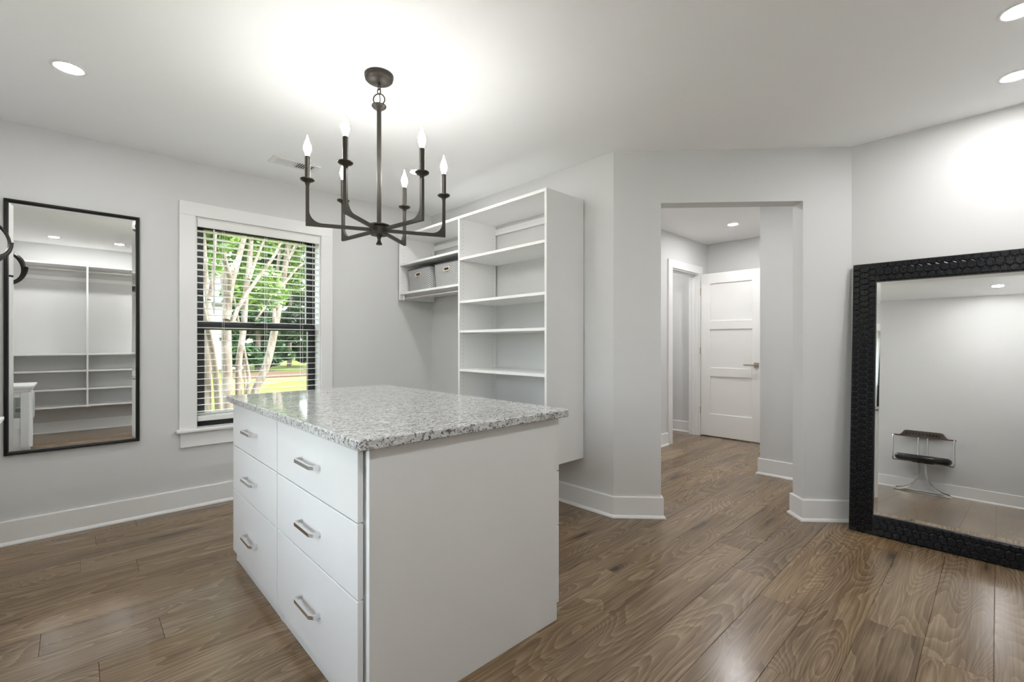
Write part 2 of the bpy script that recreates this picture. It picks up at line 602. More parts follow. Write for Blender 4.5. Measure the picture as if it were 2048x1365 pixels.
# baseboards with a small shoe moulding, mitred round every corner
def offset_chain(pts, d):
    pts = [Vector(p) for p in pts]
    out = []
    for i, p in enumerate(pts):
        dirs = []
        if i > 0: dirs.append((p - pts[i - 1]).normalized())
        if i < len(pts) - 1: dirs.append((pts[i + 1] - p).normalized())
        nr = [Vector((q.y, -q.x)) for q in dirs]
        if len(nr) == 1:
            out.append(p + nr[0] * d)
        else:
            m = (nr[0] + nr[1])
            out.append(p + m * (d / (1 + nr[0].dot(nr[1]))))
    return out
def baseboards(pts, names, skip=()):
    prof = [(0, 0), (0.026, 0), (0.026, 0.006), (0.021, 0.015), (0.014, 0.020), (0.014, 0.134), (0.011, 0.140), (0, 0.140)]
    rings = [offset_chain(pts, q[0] + 0.0005) for q in prof]
    for i, nm in enumerate(names):
        if nm is None:
            continue
        v = [(rings[k][i + s].x, rings[k][i + s].y, prof[k][1]) for s in (0, 1) for k in range(len(prof))]
        n = len(prof)
        f = [(k, (k + 1) % n, n + (k + 1) % n, n + k) for k in range(n)] + [tuple(range(n - 1, -1, -1)), tuple(range(n, 2 * n))]
        struct(MB().add(v, f).build(nm[0], M['trim']), nm[1], 'baseboard')
baseboards([(3.79, YF), tuple(P2o), tuple(ORo), tuple(OR), tuple(P2), (XR, YF), (XL, YF), (XL, YB), (XS, YB), tuple(P1), tuple(OL), tuple(OLo), tuple(P1o), (P1o.x, YH), (4.914, YH)],
           [('baseboard_hall_near', 'white baseboard on the hall side of the mirror wall'), ('baseboard_hall_diagonal', 'short white baseboard on the hall side of the diagonal wall'),
            ('baseboard_jamb', 'white baseboard wrapping the doorway reveal'), ('baseboard_angled', 'short white baseboard between doorway and leaning mirror'),
            ('baseboard_right', 'white baseboard behind the leaning mirror'), ('baseboard_front', 'white baseboard under the long open shelving'),
            ('baseboard_left', 'white baseboard behind the chrome chair'), ('baseboard_back', 'white baseboard below the window'),
            ('baseboard_right_rear', 'white baseboard under the hung closet shelving'), ('baseboard_angled_rear', 'white baseboard left of the open doorway'),
            ('baseboard_jamb_rear', 'white baseboard in the other doorway reveal'), ('baseboard_hall_diagonal_rear', 'white baseboard behind the diagonal wall'),
            ('baseboard_hall_rear', 'white baseboard on the back of the shelving wall'), ('baseboard_hall_left', 'white baseboard running up to the door casing')])
baseboards([(XST + .12, 0.3), (XST + .12, YST), (XST, YST), (XST, YF)],
           [('baseboard_stub_far', 'white baseboard on the far side of the hall wall end'), ('baseboard_stub_end', 'white baseboard across the hall wall end'), ('baseboard_stub', 'white baseboard on the hall wall end beyond the doorway')])
baseboards([(DX1 + .088, YH), (XF, YH), (XF, 0.3)], [('baseboard_hall_corner', 'tiny white baseboard behind the door hinge side'), ('baseboard_hall_far', 'white baseboard behind the open door')])
baseboards([(5.80, 3.98), (5.80, YH + .12)], [('baseboard_side_room', 'white baseboard in the small room past the door frame')])

# ------------------------------------------------------------------ windows
def make_window(name, loc, rz, label):
    w = struct(empty(name, loc, rz), label, 'window')
    T, B = M['trim'], M['black_sash']
    h = WHALF
    def board(nm, a, b, m=T, par=w, ch=0.002):
        return MB().box(a, b, ch).build(nm, m, par)
    board('casing', (-0.535, -0.020, 0.558), (-h, 0, 2.06)); board('casing', (h, -0.020, 0.558), (0.535, 0, 2.06))
    board('casing', (-0.535, -0.020, 2.06), (0.535, 0, 2.155))
    board('sill', (-0.555, -0.050, 0.534), (0.555, 0.0, 0.558), ch=0.006)
    board('sill', (-h, 0.0, 0.534), (h, 0.06, 0.558))
    board('apron', (-0.528, -0.018, 0.430), (0.528, 0, 0.534))
    board('jamb', (-h, 0.0, 0.558), (-h + 0.012, 0.10, 2.06)); board('jamb', (h - 0.012, 0.0, 0.558), (h, 0.10, 2.06))
    board('jamb', (-h + 0.012, 0.0, 2.048), (h - 0.012, 0.10, 2.06))
    def sash(nm, y, z0, z1, rb, rt, st=0.058):
        x0, x1 = -h + 0.014, h - 0.014
        mb = MB()
        mb.box((x0, y - .018, z0), (x0 + st, y + .018, z1), .002); mb.box((x1 - st, y - .018, z0), (x1, y + .018, z1), .002)
        mb.box((x0 + st, y - .018, z0), (x1 - st, y + .018, z0 + rb), .002); mb.box((x0 + st, y - .018, z1 - rt), (x1 - st, y + .018, z1), .002)
        s = mb.build(nm, B, w)
        MB().box((x0 + st - .004, y - .002, z0 + rb - .004), (x1 - st + .004, y + .002, z1 - rt + .004)).build('pane', M['glass'], s)
        return s
    lo = sash('lower_sash', 0.105, 0.562, 1.305, 0.075, 0.045)
    up = sash('upper_sash', 0.145, 1.275, 2.048, 0.045, 0.045)
    MB().box((-0.03, 0.07, 1.305), (0.03, 0.10, 1.318), .003).build('sash_lock', B, w)
    mb = MB()
    mb.box((-h, 0.085, 0.534), (h, 0.165, 0.562), .002)
    mb.box((-h, 0.10, 0.562), (-h + 0.014, 0.165, 2.06)); mb.box((h - 0.014, 0.10, 0.562), (h, 0.165, 2.06)); mb.box((-h, 0.10, 2.048), (h, 0.165, 2.06))
    mb.build('window_frame', B, w)
    return w
make_window('window_1', (W1C, YB, 0), 0, 'double-hung black sash window in wide white casing behind the island')
make_window('window_2', (XL, W2C, 0), R(90), 'double-hung black sash window with white casing beside the chrome chair')

# blind in window_1
bl = tag(empty('window_blind', (W1C, YB, 0.60)), 'white horizontal slat blind with open slats hanging in the black window', 'blind')
h = 0.426
vb = MB().box((-h - .001, -0.012, 1.990 - .6), (h + .001, 0.004, 2.047 - .6), .003).build('valance', M['blind'], bl)
MB().box((-h, 0.012, 2.005 - .6), (h, 0.062, 2.045 - .6), .002).build('headrail', M['blind'], bl)
sm = MB()
n = 6
yy = [(-0.025 + 0.05 * i / n) for i in range(n + 1)]
top = [(y, 0.0020 * (1 - (y / .025) ** 2)) for y in yy]
prof = [(y, z + 0.0011) for y, z in top] + [(y, z - 0.0011) for y, z in reversed(top)]
v = [(s * (h - 0.004), y, z) for s in (-1, 1) for y, z in prof]
k = len(prof)
sm.add(v, [(i, (i + 1) % k, k + (i + 1) % k, k + i) for i in range(k)] + [tuple(range(k)), tuple(range(2 * k - 1, k - 1, -1))])
slat_me = sm.mesh('slat', M['blind'], 40)
NS = 29
zt, zb = 1.968 - .6, 0.668 - .6
for i in range(NS):
    z = zt + (zb - zt) * i / (NS - 1)
    link('slat', slat_me, bl, (0, 0.040, z), (R(-2.5), 0, 0))
for zz in (0.655, 0.646):
    link('slat', slat_me, bl, (0, 0.040, zz - .6), (0, 0, 0))
MB().box((-h + .004, 0.014, 0.600 - .6), (h - .004, 0.066, 0.636 - .6), .004).build('bottom_rail', M['blind'], bl)
for x in (-0.26, 0.03, 0.30):
    for y in (0.012, 0.068):
        MB().tube([(x, y, 0.63 - .6), (x, y, 2.0 - .6)], 0.0011, 5).build('ladder_cord', M['cord'], bl)
MB().tube([(-0.325, 0.006, 1.985 - .6), (-0.325, 0.005, 1.37 - .6)], 0.005, 6).build('tilt_wand', M['cord'], bl)
MB().tube([(0.378, 0.006, 1.985 - .6), (0.380, 0.006, 1.31 - .6)], 0.0018, 5).build('lift_cord', M['cord'], bl)

# ------------------------------------------------------------------ hall door
dfm = struct(empty('trim_1', ((DX0 + DX1) / 2, YH, 0)), 'white flat casing round the hall door opening', 'trim')
cx = (DX0 + DX1) / 2
def dboard(nm, a, b, ch=0.002):
    return MB().box((a[0] - cx, a[1] - YH, a[2]), (b[0] - cx, b[1] - YH, b[2]), ch).build(nm, M['trim'], dfm)
dboard('casing', (DX0 - .088, YH - .018, 0), (DX0 + .004, YH, DH)); dboard('casing', (DX1 - .004, YH - .018, 0), (DX1 + .088, YH, DH))
dboard('casing', (DX0 - .088, YH - .018, DH), (DX1 + .088, YH, DH + .092))
dboard('jamb', (DX0, YH, 0), (DX0 + .015, YH + .12, DH)); dboard('jamb', (DX1 - .015, YH, 0), (DX1, YH + .12, DH)); dboard('jamb', (DX0 + .015, YH, DH - .015), (DX1 - .015, YH + .12, DH))
dboard('door_stop', (DX0 + .015, YH + .04, 0), (DX0 + .027, YH + .075, DH - .015)); dboard('door_stop', (DX1 - .027, YH + .04, 0), (DX1 - .015, YH + .075, DH - .015))
dboard('door_stop', (DX0 + .027, YH + .04, DH - .027), (DX1 - .027, YH + .075, DH - .015))

door = struct(empty('door_1', (5.725, YH - .022, 0.0)), 'open white three-panel hall door with nickel lever', 'door')
dw, dt, dh, z0 = 0.725, 0.036, 2.015, 0.012     # leaf runs toward -y, face toward -x
def dl(nm, y0, y1, za, zb, x0=0.0, x1=dt, m='door', par=None, ch=0.0015):
    return MB().box((x0, -y0, za), (x1, -y1, zb), ch).build(nm, M[m], par or door)
st = 0.118
rails = [(z0, 0.285), (0.752, 0.858), (1.332, 1.436), (1.898, dh + z0)]
dl('stile', 0, st, z0, z0 + dh); dl('stile', dw - st, dw, z0, z0 + dh)
for a, b in rails:
    dl('rail', st, dw - st, a, b)
for (a, b), (c, d) in zip(rails, rails[1:]):
    dl('panel', st, dw - st, b, c, 0.011, dt - 0.011, ch=0)
hd = MB().box((-0.008, -(dw - 0.098), 0.878), (0.0, -(dw - 0.040), 0.936), .003).build('handle', M['nickel'], door)
hm = MB().tube([(-0.008, -(dw - .069), .907), (-0.052, -(dw - .069), .907)], 0.011, 12)
hm.box((-0.058, -(dw - .060), .897), (-0.040, -(dw - .195), .915), .004)
hm.build('lever', M['nickel'], hd)
for z in (0.324, 1.068, 1.808):
    MB().tube([(-0.006, 0.006, z - .045), (-0.006, 0.006, z + .045)], 0.0065, 10).box((-0.010, 0.004, z - .045), (0.0, 0.016, z + .045)).build('hinge', M['brass'], door, 30)

# ------------------------------------------------------------------ recessed lamps, vent
def recessed(x, y, label, group, lens='lens'):
    t = tag(empty('recessed_light', (x, y, H)), label, 'ceiling light', group)
    MB().lathe([(0.046, -0.001), (0.052, -0.004), (0.062, -0.004), (0.066, -0.001), (0.066, 0.0), (0.046, 0.0)], seg=32, cap=False).build('trim_ring', M['trim'], t, 40)
    MB().lathe([(0.0, -0.0035), (0.046, -0.0030), (0.046, -0.0005), (0.0, -0.0005)], seg=32).build('lens', M[lens], t)
    return t
recessed(-0.019, 2.97, 'lit round recessed ceiling light above the wall mirror', 'recessed lights')
recessed(1.854, 2.984, 'lit round recessed ceiling light beyond the chandelier by the shelving', 'recessed lights')
for x, lb in ((-0.18, 'lit round recessed ceiling light in the corner above the chrome chair'), (0.42, 'lit round recessed ceiling light before the long shelving, next to the chair corner one'),
              (2.635, 'lit round recessed ceiling light second from the leaning mirror wall'), (3.265, 'lit round recessed ceiling light right over the leaning mirror')):
    recessed(x, -0.06 if x > 1 else 0.0, lb, 'recessed lights')
recessed(5.25, 0.85, 'added unseen recessed ceiling light at the far end of the hall', 'recessed lights', 'lens_hall')  # added lamp out of view, lifts the hall brightness
recessed(3.55, 1.95, 'added unseen recessed ceiling light just past the open doorway', 'recessed lights', 'lens_hall')  # added out of view behind the header to brighten the hall
recessed(5.138, 1.961, 'lit round recessed ceiling light in the hall by the open door', 'recessed lights', 'lens_hall')
recessed(5.10, 3.35, 'added unseen recessed ceiling light in the small room past the hall', 'recessed lights', 'lens_hall')  # unseen lamp added to light the side room
recessed(4.05, 0.30, 'added unseen recessed ceiling light in the hall behind the mirror wall', 'recessed lights', 'lens_hall')  # unseen fill lamp added for the near part of the hall

vt = tag(empty('ceiling_vent', (1.14, 3.455, H)), 'small white slotted air register on the ceiling near the window', 'vent')
MB().box((-.160, -.072, -.006), (.160, -.050, 0), .002).box((-.160, .050, -.006), (.160, .072, 0), .002).box((-.160, -.050, -.006), (-.128, .050, 0), .002).box((.128, -.050, -.006), (.160, .050, 0), .002).build('frame', M['vent'], vt)
MB().box((-.128, -.050, -.0012), (.128, .050, 0)).build('duct_shade_sheet', M['duct_shade'], vt)  # flat dark sheet standing in for the shade inside the duct
vs = MB().box((-.0065, -.050, -.0015), (.0065, .050, 0.0)).mesh('slat', M['vent'])
for i in range(17):
    x = -.120 + .015 * i
    link('slat', vs, vt, (x, 0, -0.004), (0, R(32 if i < 9 else -32), 0))
MB().box((-.004, -.050, -.006), (.004, .050, -.002)).build('slat', M['vent'], vt)

# ------------------------------------------------------------------ chandelier
CH = Vector((1.055, 2.034, 0))
ch = tag(empty('chandelier', (CH.x, CH.y, 0)), 'dark bronze six-arm candle chandelier with lit bulbs hanging over the island', 'chandelier')
BR = M['bronze']
MB().lathe([(0.0, 2.405), (0.012, 2.404), (0.058, 2.412), (0.064, 2.418), (0.064, 2.426), (0.067, 2.430), (0.067, H)], seg=36).build('canopy', BR, ch, 40)
MB().tube([(0, 0, 2.405), (0, 0, 2.393)], 0.007, 10).build('canopy_nipple', BR, ch)
def ring_path(c, r, plane, n=20, sz=1.0):
    c = Vector(c)
    return [c + (Vector((r * math.cos(2 * math.pi * i / n), 0, r * sz * math.sin(2 * math.pi * i / n))) if plane == 'x' else Vector((0, r * math.cos(2 * math.pi * i / n), r * sz * math.sin(2 * math.pi * i / n)))) for i in range(n)]
MB().tube(ring_path((0, 0, 2.384), 0.010, 'y', 14, 1.25), 0.0025, 8, closed=True).build('chain_link', BR, ch, 60)
MB().tube(ring_path((0, 0, 2.362), 0.008, 'x', 14, 1.7), 0.0025, 8, closed=True).build('chain_link', BR, ch, 60)
lp = MB().tube(ring_path((0, 0, 2.325), 0.027, 'x', 24), 0.003, 8, closed=True)
lp.xf(Matrix.Rotation(R(-43), 4, 'Z')).build('loop', BR, ch, 60)
MB().tube([(0.004, 0, 2.40), (0.010, 0.004, 2.375), (0.004, 0.002, 2.35), (0.006, 0, 2.325), (0, 0, 2.30)], 0.002, 6).build('wire', BR, ch, 60)
MB().lathe([(0.010, 2.262), (0.012, 2.272), (0.028, 2.283), (0.034, 2.290), (0.034, 2.295), (0.010, 2.300), (0.0, 2.303)], seg=28).build('collar', BR, ch, 40)
MB().lathe([(0.0105, 1.715), (0.0105, 2.270)], seg=16).build('stem', BR, ch, 40)
MB().lathe([(0.0, 1.676), (0.040, 1.676), (0.044, 1.680), (0.044, 1.684), (0.040, 1.686), (0.040, 1.714), (0.050, 1.717), (0.052, 1.722), (0.050, 1.726), (0.0, 1.726)], seg=32).build('hub', BR, ch, 40)
MB().lathe([(0.0, 1.630), (0.012, 1.630), (0.015, 1.635), (0.010, 1.642), (0.007, 1.655), (0.012, 1.670), (0.018, 1.676)], seg=20).build('finial', BR, ch, 40)
RA, ZC, ZA = 0.313, 1.878, 1.700
def arm_mesh():
    # flat bar arm in the x-z plane, filleted on the inside of the corner
    hw, tt, rf = 0.0068, 0.0075, 0.055
    xo, xi = RA + tt, RA - tt
    zb_, zu = ZA - tt, ZA + tt
    out = [(0.036, zb_), (xo, zb_), (xo, ZC)]
    inn = [(xi, ZC)]
    for i in range(11):
        a = R(90 * i / 10)
        inn.append((xi - rf + rf * math.cos(a), zu + rf - rf * math.sin(a)))
    inn.append((0.036, zu))
    pts = out + inn
    n = len(pts)
    mb = MB()
    v = [(x, -hw, z) for x, z in pts] + [(x, hw, z) for x, z in pts]
    f = [(i, (i + 1) % n, n + (i + 1) % n, n + i) for i in range(n)]
    # triangulated caps as strips
    bm = bmesh.new()
    vs_ = [bm.verts.new(p) for p in v]
    for q in f:
        bm.faces.new([vs_[i] for i in q])
    fa = [bm.faces.new([vs_[i] for i in range(n - 1, -1, -1)]), bm.faces.new([vs_[n + i] for i in range(n)])]
    bm.normal_update()
    bmesh.ops.triangulate(bm, faces=fa, ngon_method='EAR_CLIP')
    bmesh.ops.recalc_face_normals(bm, faces=bm.faces)
    return mb.bm(bm).mesh('arm', BR)
arm_me = arm_mesh()
cup_me = MB().lathe([(0.008, -0.004), (0.010, 0.006), (0.013, 0.012), (0.026, 0.018), (0.031, 0.023), (0.031, 0.027), (0.0, 0.028)], seg=28).mesh('drip_cup', BR, 40)
sleeve_me = MB().lathe([(0.0115, 0.0), (0.0115, 0.104), (0.009, 0.106), (0.0, 0.106)], seg=18).mesh('candle_sleeve', BR, 40)
bulb_me = MB().lathe([(0.008, 0.0), (0.0095, 0.010), (0.0155, 0.026), (0.0172, 0.036), (0.0150, 0.050), (0.0095, 0.066), (0.0045, 0.080), (0.0012, 0.095), (0.0, 0.098)], seg=20).mesh('bulb', M['bulb'], 60)
for k in range(6):
    a = R(37.5 + 60 * k)
    link('arm', arm_me, ch, (0, 0, 0), (0, 0, a))
    x, y = RA * math.cos(a), RA * math.sin(a)
    link('drip_cup', cup_me, ch, (x, y, ZC))
    s = link('candle_sleeve', sleeve_me, ch, (x, y, ZC + 0.026))
    link('bulb', bulb_me, s, (0, 0, 0.104))

# ------------------------------------------------------------------ island: two drawer cabinets and the worktop
MEL = M['melamine']
ISX0, ISX1, FRONT = 0.629, 1.468, 0.610
def pull_mesh():
    mb = MB()
    hl, pr, w, t = 0.082, 0.030, 0.0065, 0.0045
    path = [(0, -hl, 0), (-pr * .75, -hl, 0), (-pr, -hl + 0.012, 0), (-pr, hl - 0.012, 0), (-pr * .75, hl, 0), (0, hl, 0)]
    mb.sweep(path, [(-t, -w), (t, -w), (t, w), (-t, w)])
    return mb.mesh('pull', M['chrome'])
pull_me = pull_mesh()
rows = [(0.624, 0.846), (0.393, 0.619), (0.066, 0.388)]
def island_cabinet(y0, y1, near, label):
    yc = (y0 + y1) / 2
    t = tag(empty('drawer_cabinet', ((ISX0 + ISX1) / 2, yc, 0)), label, 'cabinet', 'island drawer cabinets')
    xm = (ISX0 + ISX1) / 2
    def bx(nm, a, b, m=MEL, par=t, ch=0.001):
        return MB().box((a[0] - xm, a[1] - yc, a[2]), (b[0] - xm, b[1] - yc, b[2]), ch).build(nm, m, par)
    bx('carcass', (ISX0 + .006, y0 + .0195, 0.062), (ISX1 - .012, y1 - .0195, 0.850), ch=0)
    bx('side_panel', (ISX0, y0, 0.0), (ISX1, y0 + 0.019, 0.850))
    bx('side_panel', (ISX0, y1 - 0.019, 0.0), (ISX1, y1, 0.850))
    bx('toe_board', (ISX0 + .002, y0 + .0192, 0.0), (ISX0 + .018, y1 - .0192, 0.064))
    bx('toe_board', (ISX1 - .018, y0 + .0192, 0.0), (ISX1 - .002, y1 - .0192, 0.064))
    a, b = y0 + (0.036 if near else 0.004), y1 - (0.004 if near else 0.012)
    for za, zb_ in rows:
        d = bx('drawer', (FRONT, a, za), (ISX0 - .001, b, zb_), ch=0.0015)
        link('pull', pull_me, d, (FRONT - xm, (a + b) / 2 - yc, (za + zb_) / 2))
        d = bx('drawer', (ISX1 + .001, y0 + .004, za), (ISX1 + .018, y1 - .004, zb_), ch=0.0015)
        link('pull', pull_me, d, (ISX1 + .018 - xm, 0, (za + zb_) / 2), (0, 0, math.pi))
    return t
island_cabinet(1.273, 2.061, True, 'white three-drawer island cabinet with a wide bare grey-white end panel')
island_cabinet(2.062, 2.800, False, 'white three-drawer island cabinet at the window end of the island')
wt = MB().box((0.583, 1.243, 0.8505), (1.512, 2.815, 0.883), .004)
tag(wt.build('granite_worktop', M['granite']), 'speckled white and grey polished granite worktop covering the island', 'worktop')

# ------------------------------------------------------------------ closet shelving beside the window
SHX, SHB = 2.209, 2.594
t = tag(empty('closet_shelving', (2.40, 2.95, 0.355)), 'tall white wall-hung closet shelving with open shelves and hanging bay', 'shelving')
O = Vector((2.40, 2.95, 0.355))
def sb(nm, a, b, m=MEL, ch=0.001, par=t):
    return MB().box(Vector(a) - O, Vector(b) - O, ch).build(nm, m, par)
YR, YD, YE = 2.004, 2.931, 3.852
Z0, Z1 = 0.355, 2.146
sb('side_panel', (SHX, YR, Z0), (SHB, YR + .019, Z1))
sb('divider', (SHX, YD, Z0), (SHB, YD + .019, Z1))
sb('end_panel', (SHX, YE, 1.568), (SHB, YE + .019, Z1))
sb('top_panel', (SHX - .001, YR, Z1 + .0002), (SHB, YE + .019, Z1 + .021))
for z in (1.835, 1.495, 1.262, 0.958, 0.665, 0.376):
    sb('shelf', (SHX + .002, YR + .0195, z - .0195), (SHB - .004, YD - .0005, z))
for z in (1.902, 1.634):
    sb('shelf', (SHX + .002, YD + .0195, z - .0195), (SHB - .004, YE - .0005, z))
for a, b in ((YR + .0195, YD - .0005), (YD + .0195, YE - .0005)):
    sb('back_rail', (SHB - .010, a, 2.070), (SHB, b, 2.118), ch=0.002)
    sb('rail_cover', (SHB - .014, a + .002, 2.098), (SHB - .0105, b - .002, 2.118), ch=0.001)
rod_z = 1.585
MB().tube([Vector((SHX + .055, YD + .0192, rod_z)) - O, Vector((SHX + .055, YE - .0002, rod_z)) - O], 0.013, 14).build('hanging_rod', M['steel'], t, 60)
for y, s in ((YD + .019, 1), (YE, -1)):
    MB().box(Vector((SHX + .040, y, rod_z - .022)) - O, Vector((SHX + .070, y + s * .006, rod_z + .026)) - O, .002).build('rod_bracket', M['chrome'], t)
def holes(par, O, items):
    mb = MB()
    for (x, y, s, za, zb_) in items:
        z = za
        while z < zb_:
            c = [(x + .0028 * math.cos(k * math.pi / 3), y + s * .0006, z + .0028 * math.sin(k * math.pi / 3)) for k in range(6)]
            mb.add([Vector(p) - O for p in c], [tuple(range(6))])
            z += 0.032
    o = mb.build('painted_peg_holes', M['hole_shade'], par)  # flat dark discs painting the shade of the holes
    o['kind'] = 'stuff'
    return o
holes(t, O, [(SHX + .037, YD, -1, Z0 + .05, Z1 - .03), (SHB - .037, YD, -1, Z0 + .05, 2.06), (SHX + .037, YE, -1, 1.66, Z1 - .03), (SHB - .037, YE, -1, 1.585, 2.06),
             (SHX + .037, YR + .019, 1, Z0 + .05, Z1 - .03), (SHB - .037, YR + .019, 1, Z0 + .05, 2.06), (SHX + .037, YD + .019, 1, 1.55, Z1 - .03), (SHB - .037, YD + .019, 1, 1.55, 2.06)])

# baskets
def basket(loc, rz, label, W=0.40, Dp=0.30, Hh=0.20):
    t = tag(empty('storage_basket', loc, rz), label, 'basket', 'baskets on the closet shelf')
    # local: front face toward -x, width along y
    ns, nz, rc = 48, 10, 0.045
    def ringpts(w, d, rad):
        pts = []
        for cx_, cy_, a0 in ((d / 2 - rad, w / 2 - rad, 0), (-d / 2 + rad, w / 2 - rad, 90), (-d / 2 + rad, -w / 2 + rad, 180), (d / 2 - rad, -w / 2 + rad, 270)):
            for i in range(7):
                a = R(a0 + 15 * i)
                pts.append(Vector((cx_ + rad * math.cos(a), cy_ + rad * math.sin(a))))
        # resample straights
        out = []
        for a, b in zip(pts, pts[1:] + pts[:1]):
            L = (b - a).length
            m = max(1, int(L / 0.02))
            out += [a.lerp(b, i / m) for i in range(m)]
        return out
    base = ringpts(W, Dp, rc)
    n = len(base)
    v, f, uv = [], [], []
    nz = 20
    HZ0, HZ1, HY = 0.132, 0.160, 0.034
    lens = [0]
    for a, b in zip(base, base[1:] + base[:1]):
        lens.append(lens[-1] + (b - a).length)
    for j in range(nz + 1):
        q = j / nz
        s = 0.93 + 0.07 * q
        for p in base:
            v.append((p.x * s, p.y * s, Hh * q))
    for j in range(nz):
        for i in range(n):
            k = (i + 1) % n
            zc = Hh * (j + .5) / nz
            m = (base[i] + base[k]) / 2
            if m.x < -Dp / 2 + 0.006 and abs(m.y) < HY and HZ0 < zc < HZ1:
                continue
            f.append((j * n + i, j * n + k, (j + 1) * n + k, (j + 1) * n + i))
            uv += [(lens[i], Hh * j / nz), (lens[i + 1], Hh * j / nz), (lens[i + 1], Hh * (j + 1) / nz), (lens[i], Hh * (j + 1) / nz)]
    f.append(tuple(range(n - 1, -1, -1)))
    uv += [(v[i][0], v[i][1]) for i in range(n - 1, -1, -1)]
    me = bpy.data.meshes.new('body')
    me.from_pydata(v, [], f)
    ul = me.uv_layers.new(name='UVMap')
    ul.data.foreach_set('uv', [c for q in uv for c in q])
    me.materials.append(M['chevron'])
    body = link('body', me, t)
    so = body.modifiers.new('thickness', 'SOLIDIFY'); so.thickness = 0.004; so.offset = -1
    MB().tube([(p.x * 1.003, p.y * 1.003, Hh) for p in base], 0.0045, 6, closed=True).build('rim', M['chevron'], t, 60)
    xf_ = -Dp / 2 * (0.93 + 0.07 * 0.73) - 0.001
    path = []
    for cy_, cz_, a0 in ((HY - .004, HZ1 - .010, 0), (-HY + .004, HZ1 - .010, 90), (-HY + .004, HZ0 + .010, 180), (HY - .004, HZ0 + .010, 270)):
        for i in range(5):
            a = R(a0 + 22.5 * i)
            path.append((xf_, cy_ + .010 * math.cos(a), cz_ + .010 * math.sin(a)))
    MB().tube(path, 0.0045, 6, closed=True).build('handle', M['cream'], t, 60)
    return t
basket((2.395, 3.600, 1.6345), R(0), 'grey and white chevron fabric basket nearer the window on the closet shelf', W=0.40)
basket((2.395, 3.163, 1.6345), R(0), 'grey and white chevron fabric basket against the shelf divider', W=0.40)

# ------------------------------------------------------------------ long shelving behind the camera (seen in the wall mirror)
t2 = tag(empty('open_shelving', (0.80, -0.45, 0.33)), 'long white open wall shelving with hanging rods above low shelves', 'shelving')
O2 = Vector((0.80, -0.45, 0.33))
def fb(nm, a, b, m=MEL, ch=0.001):
    return MB().box(Vector(a) - O2, Vector(b) - O2, ch).build(nm, m, t2)
FY0, FY1 = YF + .003, -0.29
xs = [-0.555, 0.122, 0.80, 1.478, 2.156]
for x in xs:
    fb('upright', (x - .0095, FY0, 0.335), (x + .0095, FY1, 2.150))
fb('top_panel', (xs[0] - .0095, FY0, 2.1502), (xs[-1] + .0095, FY1 + .001, 2.172))
for a, b in zip(xs, xs[1:]):
    for z in (1.026, 0.815, 0.580, 0.362):
        fb('shelf', (a + .010, FY0 + .003, z - .0195), (b - .010, FY1 - .002, z))
    MB().tube([Vector((a + .0095, -0.36, 2.09)) - O2, Vector((b - .0095, -0.36, 2.09)) - O2], 0.013, 12).build('hanging_rod', M['steel'], t2, 60)
    fb('back_rail', (a + .010, FY0, 1.98), (b - .010, FY0 + .010, 2.03))
holes(t2, O2, [])if False else None
mb = MB()
for x in xs[:2]:
    for s in (-1, 1):
        for y in (FY1 - .037, FY0 + .037):
            z = 0.42
            while z < 1.0:
                c = [(x + s * .0101, y + .0028 * math.cos(k * math.pi / 3), z + .0028 * math.sin(k * math.pi / 3)) for k in range(6)]
                mb.add([Vector(p) - O2 for p in c], [tuple(range(6))])
                z += .032
po = mb.build('painted_peg_holes', M['hole_shade'], t2); po['kind'] = 'stuff'  # hole shade painted as flat dark discs on the uprights

# ------------------------------------------------------------------ wall mirror
def mirror_glass(par, w, hh, bev=0.022, y=0.0):
    """glass panel in local x-z plane, facing -y; bevelled border"""
    x, z = w / 2, hh / 2
    MB().box((-x + bev, y - .0045, -z + bev), (x - bev, y - .001, z - bev)).build('mirror_glass', M['mirror'], par)
    o = [(-x, y - .0015, -z), (x, y - .0015, -z), (x, y - .0015, z), (-x, y - .0015, z)]
    i = [(-x + bev, y - .0046, -z + bev), (x - bev, y - .0046, -z + bev), (x - bev, y - .0046, z - bev), (-x + bev, y - .0046, z - bev)]
    MB().add(o + i, [(0, 1, 5, 4), (1, 2, 6, 5), (2, 3, 7, 6), (3, 0, 4, 7)]).build('glass_bevel', M['mirror'], par)
WM0, WM1, WMZ0, WMZ1 = -0.294, 0.312, 0.515, 1.990
wm = tag(empty('wall_mirror', ((WM0 + WM1) / 2, YB - .001, (WMZ0 + WMZ1) / 2)), 'tall rectangular wall mirror in a thin black frame left of the window', 'mirror')
w2, h2 = (WM1 - WM0) / 2, (WMZ1 - WMZ0) / 2
def frame_side(par, pts_o, pts_i, mat, prof):
    """mitred picture-frame bar: prof = list of (inset 0..1, depth)"""
    for k in range(4):
        l = (k + 1) % 4
        v = []
        for s in (k, l):
            for q, dpt in prof:
                a = pts_o[s].lerp(pts_i[s], q)
                v.append((a.x, -dpt, a.y))
        n = len(prof)
        f = [(i, (i + 1) % n, n + (i + 1) % n, n + i) for i in range(n)] + [tuple(range(n - 1, -1, -1)), tuple(range(n, 2 * n))]
        MB().add(v, f).build('frame_bar', mat, par)
fw_ = 0.0185
po_ = [Vector((-w2, -h2)), Vector((w2, -h2)), Vector((w2, h2)), Vector((-w2, h2))]
pi_ = [Vector((-w2 + fw_, -h2 + fw_)), Vector((w2 - fw_, -h2 + fw_)), Vector((w2 - fw_, h2 - fw_)), Vector((-w2 + fw_, h2 - fw_))]
frame_side(wm, po_, pi_, M['black_frame'], [(0, 0), (0, 0.022), (0.12, 0.026), (0.40, 0.026), (0.50, 0.022), (0.62, 0.022), (0.80, 0.020), (1.0, 0.014), (1.0, 0)])
